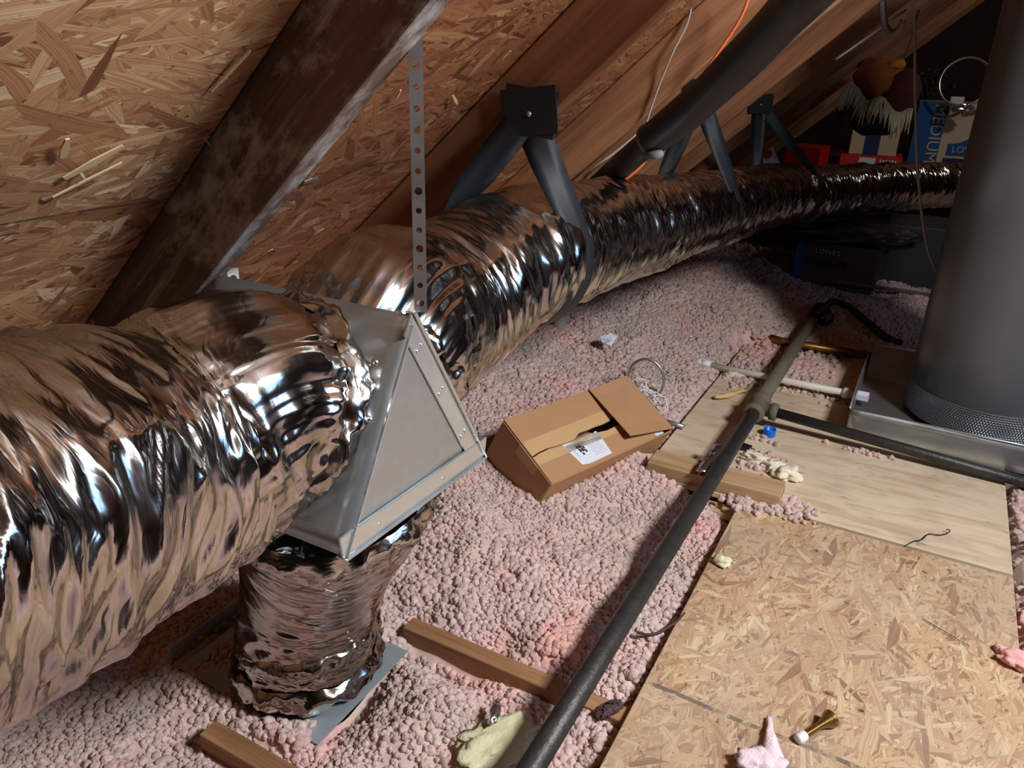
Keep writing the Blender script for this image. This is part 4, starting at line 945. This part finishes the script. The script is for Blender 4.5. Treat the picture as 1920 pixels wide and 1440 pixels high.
def lumps_modifier(ob, mat):
    ng = bpy.data.node_groups.new('lumps', 'GeometryNodeTree')
    ng.interface.new_socket('Geometry', in_out='INPUT', socket_type='NodeSocketGeometry'); ng.interface.new_socket('Geometry', in_out='OUTPUT', socket_type='NodeSocketGeometry')
    nd_ = ng.nodes; gi = nd_.new('NodeGroupInput'); go = nd_.new('NodeGroupOutput')
    att = nd_.new('GeometryNodeInputNamedAttribute'); att.data_type = 'FLOAT'; att.inputs['Name'].default_value = 'lump'
    trn = nd_.new('GeometryNodeInputNamedAttribute'); trn.data_type = 'FLOAT_VECTOR'; trn.inputs['Name'].default_value = 'turn'
    gt = nd_.new('ShaderNodeMath'); gt.operation = 'GREATER_THAN'; gt.inputs[1].default_value = 0.001
    ng.links.new([o for o in att.outputs if o.enabled and o.name == 'Attribute'][0], gt.inputs[0])
    mp = nd_.new('GeometryNodeMeshToPoints'); ng.links.new(gi.outputs[0], mp.inputs['Mesh']); ng.links.new(gt.outputs[0], mp.inputs['Selection'])
    pool = nd_.new('GeometryNodeGeometryToInstance')
    for sd in range(5):
        ico = nd_.new('GeometryNodeMeshIcoSphere'); ico.inputs['Radius'].default_value = 1.0; ico.inputs['Subdivisions'].default_value = 3
        sp = nd_.new('GeometryNodeSetPosition'); pos = nd_.new('GeometryNodeInputPosition')
        ad = nd_.new('ShaderNodeVectorMath'); ad.operation = 'ADD'; ad.inputs[1].default_value = (sd*7.3, sd*2.1, 0)
        ng.links.new(pos.outputs[0], ad.inputs[0])
        tn = nd_.new('ShaderNodeTexNoise'); tn.inputs['Scale'].default_value = 1.1; tn.inputs['Detail'].default_value = 3.0; tn.inputs['Roughness'].default_value = 0.6
        ng.links.new(ad.outputs[0], tn.inputs['Vector'])
        sb = nd_.new('ShaderNodeVectorMath'); sb.operation = 'SUBTRACT'; sb.inputs[1].default_value = (0.5, 0.5, 0.5); ng.links.new(tn.outputs['Color'], sb.inputs[0])
        sc = nd_.new('ShaderNodeVectorMath'); sc.operation = 'SCALE'; sc.inputs['Scale'].default_value = 1.15; ng.links.new(sb.outputs[0], sc.inputs[0])
        ng.links.new(ico.outputs[0], sp.inputs['Geometry']); ng.links.new(sc.outputs[0], sp.inputs['Offset'])
        ss = nd_.new('GeometryNodeSetShadeSmooth'); ng.links.new(sp.outputs[0], ss.inputs[0])
        st = nd_.new('GeometryNodeSetMaterial'); st.inputs['Material'].default_value = mat; ng.links.new(ss.outputs[0], st.inputs[0])
        ng.links.new(st.outputs[0], pool.inputs[0])
    iop = nd_.new('GeometryNodeInstanceOnPoints'); iop.inputs['Pick Instance'].default_value = True
    ng.links.new(mp.outputs[0], iop.inputs['Points']); ng.links.new(pool.outputs[0], iop.inputs['Instance'])
    ng.links.new([o for o in trn.outputs if o.enabled and o.name == 'Attribute'][0], iop.inputs['Rotation'])
    ng.links.new([o for o in att.outputs if o.enabled and o.name == 'Attribute'][0], iop.inputs['Scale'])
    jn = nd_.new('GeometryNodeJoinGeometry'); ng.links.new(gi.outputs[0], jn.inputs[0]); ng.links.new(iop.outputs[0], jn.inputs[0])
    ng.links.new(jn.outputs[0], go.inputs[0])
    md = ob.modifiers.new('lumps', 'NODES'); md.node_group = ng
lumps_modifier(ins, M['insul'])

# ================================================================== SMALL THINGS ON THE FLOOR
DK = 0.016
# spring door stop
sa = pz(1500, 1384, DK+0.008); sb_ = pz(1562, 1345, DK+0.016); ax = (sb_-sa); ln = np.linalg.norm(ax); ax /= ln
ds = root('door_stop', (sa+sb_)/2-np.array([0, 0, 0.01]), 'brass spring door stop with a white tip lying on the strand board', 'door stop')
MB().lathe([(0.0, -0.004), (0.008, -0.003), (0.0095, 0.001), (0.0095, 0.014), (0.008, 0.017), (0.0, 0.017)], sa-ax*0.004, ax, 18).build('tip', M['white_rubber'], ds, smooth=True)
hp = []; s0, s1 = 0.014, ln-0.008
u_ = np.cross(ax, [0, 0, 1.]); u_ /= np.linalg.norm(u_); v_ = np.cross(ax, u_); turns = 26
for i in range(turns*10+1):
    t = i/(turns*10); rr_ = 0.0056 + 0.010*max(0, (t-0.55)/0.45)**1.6
    a = 2*math.pi*turns*t; hp.append(sa+ax*(s0+(s1-s0)*t)+rr_*(math.cos(a)*u_+math.sin(a)*v_))
MB().tube(hp, 0.0013, 6).build('spring', M['brass'], ds, smooth=True)
MB().lathe([(0.004, 0), (0.0135, 0.002), (0.0165, 0.006), (0.0165, 0.0085), (0.0, 0.0085)], sa+ax*(s1-0.004), ax, 22).build('base_cup', M['brass'], ds, smooth=True)
# blue cap
bc = pz(1441, 817, TP)
cpv = MB().lathe([(0.0, 0.001), (0.0175, 0.001), (0.0195, 0.004), (0.0195, 0.026), (0.0185, 0.0275), (0.0165, 0.026), (0.016, 0.006), (0.0, 0.005)], bc, (0.05, 0, 1), 28)
tag(cpv.build('thread_protector', M['blue_cap'], smooth=True), 'bright blue round plastic cap on the plywood beside the pipe tee', 'cap')
# twisted strip of perforated hanger metal leaning on the pipe
h0, h1, h2 = pz(1313, 884, 0.080), pz(1330, 858, 0.090), pz(1346, 833, 0.088)
hs = MB(); n_ = 16; path = spline([h0, h1, h2], n_)
vs = []
for i, p in enumerate(path):
    tw = 0.5+1.6*math.exp(-((i/n_-0.5)/0.12)**2) if i < n_ else 0.5
    d = path[min(i+1, n_-1)]-path[max(i-1, 0)]; d /= np.linalg.norm(d); sdv = np.cross(d, [0, 0, 1.]); sdv /= np.linalg.norm(sdv); upv = np.cross(sdv, d)
    wv_ = math.cos(tw-0.5)*sdv + math.sin(tw-0.5)*upv*0.8 + upv*0.25
    vs += [p-wv_*0.013, p+wv_*0.013]
hs.add(vs, [(2*i, 2*i+1, 2*i+3, 2*i+2) for i in range(n_-1)])
hm = hs.build('hanger_strip', M['zinc'], smooth=True, solid=0.0014); tag(hm, 'twisted shiny strip of hanger metal leaning against the black pipe', 'metal strip')
for i in (2, 4, 11, 13):
    p = (np.array(vs[2*i])+np.array(vs[2*i+1]))/2; q = np.array(vs[2*i+1])-np.array(vs[2*i]); d = path[i+1]-path[i]; nn = np.cross(q, d); nn /= np.linalg.norm(nn)
    if nn[2] < 0: nn = -nn
    MB().lathe([(0.0, 0.0012), (0.0034, 0.0012), (0.0034, 0.0002)], p, nn, 12).build('punched_hole', M['ink'], hm)
bk = pz(1388, 842, TP)
tag(MB().blob(bk+np.array([0.01, 0, 0.010]), 0.030, 0.014, 0.010, 3, 0.5, 1.8, 2.0).build('black_scrap', M['black_plastic'], smooth=True), 'small shiny black scrap on the plywood right of the pipe', 'scrap')
sf = MB(); p = pz(1440, 880, TP)
sf.blob(p+np.array([-0.03, 0.02, 0.012]), 0.055, 0.022, 0.016, 4, 0.6, 2.0, 1.0).blob(p+np.array([0.055, -0.02, 0.016]), 0.036, 0.036, 0.020, 4, 0.5, 1.8, 6.0).blob(p+np.array([0.015, 0.0, 0.014]), 0.035, 0.022, 0.016, 4, 0.6, 2.0, 9.0)
tag(sf.build('foam_blob', M['spray_foam'], smooth=True), 'lumpy cream-white foam beside the lumber offcut', 'foam')
tp_ = MB(); a_ = pz(1340, 750, TP); b_ = pz(1400, 738, TP); nn_ = 14; vs = []
for i in range(nn_):
    t = i/(nn_-1); c_ = a_*(1-t)+b_*t; wd = 0.028*math.sin(math.pi*min(1, t*1.15+0.05))**0.7+0.003
    for j in range(5):
        v = (j/4-0.5)*2; vs.append(c_+np.array([0.05*v*wd, v*wd*1.0, 0.006+0.010*abs(noise3(t*4, v*1.5, 3.3))+0.010*(1-v*v)]))
tp_.add(vs, [(i*5+j, (i+1)*5+j, (i+1)*5+j+1, i*5+j+1) for i in range(nn_-1) for j in range(4)])
tag(tp_.build('torn_paper', M['paper_tan'], smooth=True, solid=0.0008), 'crumpled tan scrap of torn paper on the plywood left of the pipe', 'paper scrap')
p = pz(1378, 705, TP); ps_ = MB(); ps_.blob(p+np.array([0, 0, 0.010]), 0.045, 0.030, 0.012, 3, 0.5, 2, 3.0)
tag(ps_.build('wool_scrap', M['yellow_wool'], smooth=True), 'yellowish tuft on the plywood in front of the white drain pipe', 'wool scrap')
p = pz(1353, 1058, DK)
tag(MB().blob(p+np.array([0.0, 0, 0.010]), 0.020, 0.017, 0.012, 3, 0.45, 2, 7.0).build('wool_scrap', M['yellow_wool'], smooth=True), 'small yellow tuft on the left edge of the strand board', 'wool scrap')
p = pz(1436, 1440, DK); pk = MB()
pk.blob(p+np.array([0, -0.02, 0.012]), 0.040, 0.030, 0.014, 4, 0.7, 2.2, 2.0)
tip = pz(1443, 1350, DK); sp_ = spline([p+np.array([0.01, 0.0, 0.012]), (p+tip)/2+np.array([0.004, 0, 0.012]), tip+np.array([0, 0, 0.005])], 14)
vs = []
for i, q in enumerate(sp_):
    t = i/13; wd = 0.022*(1-t)**1.3+0.0015
    for j in range(7):
        v = (j/6-0.5)*2; vs.append(q+np.array([v*wd+0.006*noise3(t*5, v, 1.0), 0.004*noise3(v*3, t*4, 2.0), 0.007*(1-v*v)*(1-t*0.6)+0.004*noise3(t*7, v*2, 4.0)]))
pk.add(vs, [(i*7+j, (i+1)*7+j, (i+1)*7+j+1, i*7+j+1) for i in range(13) for j in range(6)])
tag(pk.build('wool_scrap', M['pink_wool'], smooth=True, solid=0.003), 'pale pink tuft with a pointed wisp at the bottom edge', 'wool scrap')
p = pz(1905, 1246, DK)
k_ = MB().blob(p+np.array([0.0, 0, 0.013]), 0.034, 0.026, 0.014, 4, 0.4, 1.7, 12.0).blob(pz(1874, 1222, DK)+np.array([0, 0, 0.008]), 0.012, 0.012, 0.008, 3, 0.4, 2, 1)
tag(k_.build('wool_scrap', M['salmon'], smooth=True), 'salmon pink tuft on the strand board at the right edge', 'wool scrap')
p = pz(1560, 1440, DK)
# foil-backed yellow wool in the near fill
p = pz(935, 1385, -0.01); yb = root('wool_batt', p+np.array([0, 0, -0.02]), 'pale yellow piece of glass wool with a foil flap in the near pink fill', 'wool batt')
MB().blob(p+np.array([0.0, -0.02, 0.005]), 0.050, 0.075, 0.012, 4, 0.5, 2.4, 5.0, R=rotz(-0.4)).build('wool', M['yellow_wool'], yb, smooth=True)
q = pz(928, 1335, 0.02); MB().blob(q, 0.010, 0.028, 0.005, 3, 0.5, 2, 3, R=rotz(0.3)).build('foil_flap', M['zinc'], yb, smooth=True)
# pine cone like husk
p = pz(1142, 1330, 0.0); hk_ = MB().blob(p+np.array([0, 0, -0.002]), 0.014, 0.031, 0.011, 3, 0.12, 1, 1, R=rotz(-0.5))
for i in range(60):
    t = rng.uniform(-0.9, 0.9); a = rng.uniform(-0.3, math.pi+0.3); rr_ = math.sqrt(1-t*t)
    q = rotz(-0.5)@np.array([0.0145*rr_*math.cos(a), 0.030*t, 0.0115*rr_*math.sin(a)])
    hk_.box(p+q, (0.004, 0.009, 0.0016), rotz(-0.5)@rot((0, 1, 0), -a+math.pi/2))
tag(hk_.build('husk', M['cone_brown']), 'dark brown husk in the fill beside the near end of the black pipe', 'husk')
# curled wires and splinters
def curl(name, pts, rad, mat, lab, cat='wire'): return tag(MB().tube([q for q in spline([np.array(q_) for q_ in pts], 50)], rad, 6).build(name, mat, smooth=True), lab, cat)
curl('wire_curl', [pz(1700, 1022, TP+.002), pz(1715, 1014, TP+.004), pz(1728, 1012, TP+.008), pz(1742, 1001, TP+.006), pz(1760, 1003, TP+.004), pz(1776, 1000, TP+.006), pz(1781, 994, TP+.010), pz(1774, 993, TP+.01)], 0.0014, M['ink'], 'short curled dark wire on the pale plywood near its corner')
curl('wire_curl', [pz(1195, 1186, 0.012), pz(1215, 1190, 0.012), pz(1236, 1186, 0.014), pz(1252, 1176, 0.016), pz(1268, 1166, 0.016), pz(1284, 1150, 0.014)], 0.0032, M['cone_brown'], 'thick dark twisted fibre in the fill beside the strand board edge', 'fibre')
for a_, b_, lab in (((1730, 1160), (1818, 1212), 'dark splinter line lying across the middle of the strand board'), ((1290, 1060), (1340, 1022), 'fine dark wire poking over the left edge of the strand board')):
    curl('splinter', [pz(*a_, DK+.003), (pz(*a_, DK+.004)+pz(*b_, DK+.006))/2, pz(*b_, DK+.004)], 0.0009, M['cone_brown'], lab, 'splinter')
# loop of metal conduit with white string behind the carton
lc = pz(1212, 742, 0.06); lpz = []
wl = root('wire_loop', lc, 'thin grey metal hoop standing up behind the carton', 'hoop')
cl = pd(1211, 712, 2.62); nrm = AX_F*0.8+AX_R*0.3; hu = np.array([0, 0, 1.]); hr_ = np.cross(nrm, hu); hr_ /= np.linalg.norm(hr_)
ring = [cl + 0.062*math.cos(a)*hr_ + 0.075*math.sin(a)*hu for a in np.linspace(-0.9, math.pi+0.95, 40)]
MB().tube(ring, 0.0052, 10).build('hoop', M['galv'], wl, smooth=True)
sg_ = []
for i in range(90):
    t = i/89; c_ = pd(1196+48*t, 722+42*t, 2.55); sg_.append(c_+np.array([0.020*math.sin(t*41)+0.008*math.sin(t*97), 0.015*math.cos(t*33), 0.026*math.cos(t*41+0.6)*(0.6+0.4*math.sin(t*9))+0.008]))
tag(MB().tube([q for q in spline(sg_, 260)], 0.0022, 6).build('white_string', M['pvc_white'], smooth=True), 'tangle of thin white string between the carton and the metal hoop', 'string')
# dark tray edge behind the carton
p0, p1 = pz(1238, 786, 0.03), pz(1282, 800, 0.03)
tag(MB().tube([p0, (p0+p1)/2, p1], 0.007, 10).build('metal_rod', M['galv'], smooth=True), 'short shiny metal rod end between the carton and the plywood', 'rod')
# white debris
p = pz(1138, 636, fill_z(-1.07, 2.79)+0.03); db = MB()
for i in range(3): db.box(p+rng.normal(size=3)*0.006, (0.045, 0.035, 0.003), rot((1, 0.3, 0), 0.5*i)@rotz(0.7*i))
tag(db.build('white_scrap', M['paper_white'], bevel=0.001), 'crumpled white scrap on the fill below the far duct', 'scrap')

# ================================================================== STORED THINGS FAR BACK
def text_mesh(s, size, depth=0.002):
    cu = bpy.data.curves.new('lettering', 'FONT'); cu.body = s; cu.size = size; cu.extrude = depth/2; cu.align_x = 'CENTER'; cu.align_y = 'CENTER'; cu.resolution_u = 3
    t = bpy.data.objects.new('lettering', cu); COL.objects.link(t); dg = bpy.context.evaluated_depsgraph_get(); dg.update()
    me_ = bpy.data.meshes.new_from_object(t.evaluated_get(dg)); vs = [tuple(v.co) for v in me_.vertices]; fs = [tuple(p.vertices) for p in me_.polygons]
    bpy.data.objects.remove(t); bpy.data.curves.remove(cu); bpy.data.meshes.remove(me_); return np.array(vs), fs
def lettering(mb, s, size, org, u, v, stretch=(1, 1)):
    vs, fs = text_mesh(s, size); u, v = np.array(u, float), np.array(v, float); n = np.cross(u, v)
    mb.add([np.array(org)+u*p[0]*stretch[0]+v*p[1]*stretch[1]+n*p[2] for p in vs], fs); return mb
PLZ = 0.425
pl = root('storage_platform', (-0.5, 6.9, -0.05), 'dark board platform carrying the stored cartons far back', 'platform')
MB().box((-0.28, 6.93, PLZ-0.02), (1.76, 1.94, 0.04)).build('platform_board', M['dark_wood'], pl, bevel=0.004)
for xx in (-1.05, 0.42):
    for yy in (6.12, 7.88): MB().box((xx, yy, PLZ/2-0.085), (0.09, 0.09, PLZ+0.09)).build('leg', M['dark_wood'], pl)
# frames for cartons: front faces the camera side (-Y, turned a little)
def carton(name, org, wdt, dep, hgt, ang, mat, lab, cat='carton', tilt=0.0):
    """org: front bottom left corner"""
    Rz = rotz(ang)@rot((0, 1, 0), tilt); o = np.array(org, float); c = o + Rz@np.array([wdt/2, dep/2, hgt/2])
    rt = root(name, (c[0], c[1], o[2]), lab, cat)
    MB().box(c, (wdt, dep, hgt), Rz).build('box', mat, rt, bevel=0.004)
    return rt, (lambda x, z, y=-0.003: o + Rz@np.array([x*wdt, y, z*hgt])), Rz
mo = py(1703, 291, 7.0); mo[2] = PLZ
md_, fpt, Rm_ = carton('moving_carton', mo, 0.56, 0.40, 0.45, 0.10, M['tan_card'], 'tan moving carton printed MEDIUM on a blue band, beside the tank')
ux, uz = Rm_@np.array([1., 0, 0]), np.array([0, 0, 1.])
MB().prism([fpt(0, 0), fpt(0.36, 0), fpt(0.36, 1), fpt(0, 1)], Rm_@np.array([0, 0.002, 0])).build('blue_band', M['blue_card'], md_)
lettering(MB(), 'MEDIUM', 0.118, fpt(0.27, 0.48, -0.0045), -uz, ux).build('printed_word', M['tan_card'], md_)
hs_ = MB().prism([fpt(0.46, 0.14), fpt(0.99, 0.14), fpt(0.99, 0.36), fpt(0.88, 0.36), fpt(0.74, 0.46), fpt(0.60, 0.36), fpt(0.46, 0.33)], Rm_@np.array([0, 0.002, 0]))
lg = hs_.build('house_shaped_logo', M['blue_card'], md_)
lettering(MB(), "LOWE'S", 0.066, fpt(0.725, 0.245, -0.0056), ux, uz).build('printed_word', M['tan_card'], lg)
MB().prism([fpt(0.44, 0.0), fpt(1, 0.0), fpt(1, 0.10), fpt(0.44, 0.10)], Rm_@np.array([0, 0.002, 0])).build('printed_strip', M['navy_card'], md_)
# red flat box and cream carton with dark bottle print
ro = py(1573, 306, 6.35); ro[2] = PLZ
rb, fr, Rr = carton('red_carton', ro, 0.42, 0.30, 0.085, 0.08, M['red_card'], 'flat red carton with a pale label, under the cream carton')
MB().prism([fr(0.30, 0.06), fr(0.58, 0.06), fr(0.58, 0.80), fr(0.32, 0.80)], Rr@np.array([0, 0.002, 0])).build('label', M['paper_white'], rb)
lettering(MB(), 'FRAGILE', 0.03, fr(0.78, 0.55, -0.003), Rr@np.array([1., 0, 0]), uz) if False else None
mbp = MB()
for i in range(6): mbp.box(fr(0.66+i*0.048, 0.60, -0.003), (0.012, 0.001, 0.014 if i % 2 else 0.02), Rr)
mbp.build('white_print', M['paper_white'], rb)
bo = fr(0.12, 1.0, 0.02)
bb, fb, Rb = carton('cream_carton', bo+np.array([0, 0, 0.002]), 0.32, 0.22, 0.27, 0.06, M['cream_card'], 'cream carton with a dark vertical band, standing on the flat red carton')
MB().prism([fb(0.30, 0.0), fb(0.62, 0.0), fb(0.62, 1.0), fb(0.32, 1.0)], Rb@np.array([0, 0.002, 0])).build('dark_band', M['navy_card'], bb)
r1o = py(1468, 306, 6.2); r1o[2] = PLZ
rb2, fr2, Rr2 = carton('red_carton', r1o, 0.26, 0.25, 0.13, -0.12, M['red_card'], 'red carton beside the far black strap')
# white triangular sign with a red dot
so = py(1420, 305, 5.95); sgn = root('dot_sign', (so[0]+0.08, so[1], so[2]-0.02), 'white triangular card with a red dot, leaning by the far black strap', 'card')
q0, q1, q2 = py(1420, 307, 5.98), py(1461, 305, 5.98), py(1448, 275, 6.0)
MB().prism([q0, q1, q2, py(1436, 288, 6.0)], (0, 0.006, 0)).build('card', M['paper_white'], sgn)
MB().lathe([(0.0, -0.004), (0.032, -0.004), (0.032, 0.0)], py(1439, 289, 5.975), (0, 1, 0), 24).build('red_dot', M['red_card'], sgn)
# hat-like autumn decoration with a straw fringe
hc = py(1654, 152, 4.95); HS = 0.76
hat = root('fringed_hat', hc-np.array([0, 0, 0.26]), 'rust and maroon domed hat with a pale straw fringe, above the cream carton', 'hat')
h_ = lambda *v: hc+HS*np.array(v)
MB().blob(hc, 0.21*HS, 0.19*HS, 0.15*HS, 4, 0.18, 1.3, 3.0, R=rot((0, 1, 0), 0.5)).build('dome', M['rust_felt'], hat, smooth=True)
MB().blob(h_(0.12, -0.04, -0.07), 0.15*HS, 0.15*HS, 0.15*HS, 3, 0.2, 1.3, 8.0).build('side_panel', M['maroon_felt'], hat, smooth=True)
MB().blob(h_(0.085, -0.10, 0.12), 0.055*HS, 0.05*HS, 0.035*HS, 3, 0.3, 1.5, 2.0).build('patch', M['orange_felt'], hat, smooth=True)
fr_ = MB()
for i in range(70):
    t = i/69; base = h_(-0.22+0.46*t, -0.15+0.05*math.sin(t*9), -0.04-0.16*t+0.03*math.sin(t*14))
    ln_ = rng.uniform(0.10, 0.19)*HS; dx = HS*(rng.normal()*0.02-0.03*(1-t))
    fr_.tube([base, base+np.array([dx*0.6, -0.015, -ln_*0.5]), base+np.array([dx, -0.012, -ln_])], [0.0055, 0.0065, 0.003], 5)
o_ = fr_.build('straw_fringe', M['raffia'], hat, smooth=True); o_['kind'] = 'stuff'
MB().blob(h_(0.02, 0.02, -0.24), 0.20*HS, 0.14*HS, 0.15*HS, 3, 0.3, 1.4, 5.0).build('dark_bundle', M['navy_fabric'], hat, smooth=True)
MB().tube([h_(0.10, 0, 0.08), (hc[0]+0.10, hc[1], 1.25), (hc[0]+0.12, hc[1], roof_z(hc[0]+0.12)-0.004)], 0.003, 6).build('hanging_cord', M['cone_brown'], hat, smooth=True)
# dried flowers
dfc = py(1736, 155, 7.3); dfl = MB(); 
for i in range(26):
    a = rng.uniform(-1.2, 1.2); l_ = rng.uniform(0.12, 0.26); b_ = dfc+np.array([rng.normal()*0.05, rng.normal()*0.05, -0.14])
    e_ = b_+np.array([math.sin(a)*l_, rng.normal()*0.05, math.cos(a)*l_]); dfl.tube([b_, (b_+e_)/2+np.array([0, 0, 0.03]), e_], 0.006, 5).blob(e_, 0.022, 0.022, 0.02, 2, 0.4, 2, i)
tag(dfl.build('dried_bouquet', M['cone_brown'], smooth=True), 'dusky dried bouquet on the tan moving carton', 'bouquet')
# chrome hoop with clamp, and crumpled wrap hanging below
rc = py(1809, 153, 6.9); ch = root('chrome_hoop', rc-np.array([0, 0, 0.17]), 'round chrome hoop with a clamp, above the tan moving carton', 'hoop')
MB().tube([rc+np.array([0.165*math.cos(a), 0.03*math.sin(a), 0.165*math.sin(a)]) for a in np.linspace(0, 2*math.pi, 48, endpoint=False)], 0.011, 10, closed=True).build('ring', M['zinc'], ch, smooth=True)
MB().box(rc+np.array([0.17, -0.01, 0.03]), (0.06, 0.05, 0.09), rot((0, 1, 0), 0.2)).build('clamp', M['zinc'], ch, bevel=0.006)
MB().box(rc+np.array([-0.02, 0.0, -0.135]), (0.09, 0.02, 0.06)).build('tag', M['paper_white'], ch, bevel=0.003)
cw_ = MB()
p = py(1808, 205, 6.85)
for i in range(6): cw_.blob(p+np.array([rng.uniform(-0.12, 0.08), rng.uniform(-0.02, 0.02), rng.uniform(-0.07, 0.04)]), 0.05, 0.02, 0.022, 2, 0.8, 2.2, i)
tag(cw_.build('crumpled_wrap', M['clear_plastic']), 'crumpled shiny wrap hanging on the upper edge of the moving carton', 'wrap')
# low dark things under the duct
bo = py(1480, 543, 4.25); bo[2] = 0.02
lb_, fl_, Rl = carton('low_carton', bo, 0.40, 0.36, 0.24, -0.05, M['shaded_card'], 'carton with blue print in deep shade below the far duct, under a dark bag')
MB().prism([fl_(0.0, 0.0), fl_(0.10, 0.0), fl_(0.10, 1), fl_(0.0, 1)], Rl@np.array([0, 0.002, 0])).build('blue_edge', M['blue_card'], lb_)
ul, vl = Rl@np.array([1., 0, 0]), np.array([0, 0, 1.])
lgo = MB().prism([fl_(0.22, 0.74), fl_(0.58, 0.74), fl_(0.58, 0.90), fl_(0.46, 0.90), fl_(0.40, 0.97), fl_(0.34, 0.90), fl_(0.22, 0.90)], Rl@np.array([0, 0.002, 0])).build('house_shaped_logo', M['navy_card'], lb_)
lettering(MB(), "LOWE'S", 0.036, fl_(0.40, 0.82, -0.0052), ul, vl).build('printed_word', M['cream_card'], lgo)
lettering(MB(), 'MEDIUM', 0.055, fl_(0.40, 0.58, -0.0045), ul, vl).build('printed_word', M['navy_card'], lb_)
bgc = fl_(0.55, 1.0, 0.12)+np.array([0, 0, 0.055]); bg = MB(); bg.blob(bgc, 0.34, 0.22, 0.055, 4, 0.35, 2.0, 4.0)
tag(bg.build('plastic_bag', M['dark_bag'], smooth=True), 'slumped dark grey plastic bag lying on the shaded low carton', 'bag')
rx = py(1400, 480, 4.8); rx[2] = 0.03
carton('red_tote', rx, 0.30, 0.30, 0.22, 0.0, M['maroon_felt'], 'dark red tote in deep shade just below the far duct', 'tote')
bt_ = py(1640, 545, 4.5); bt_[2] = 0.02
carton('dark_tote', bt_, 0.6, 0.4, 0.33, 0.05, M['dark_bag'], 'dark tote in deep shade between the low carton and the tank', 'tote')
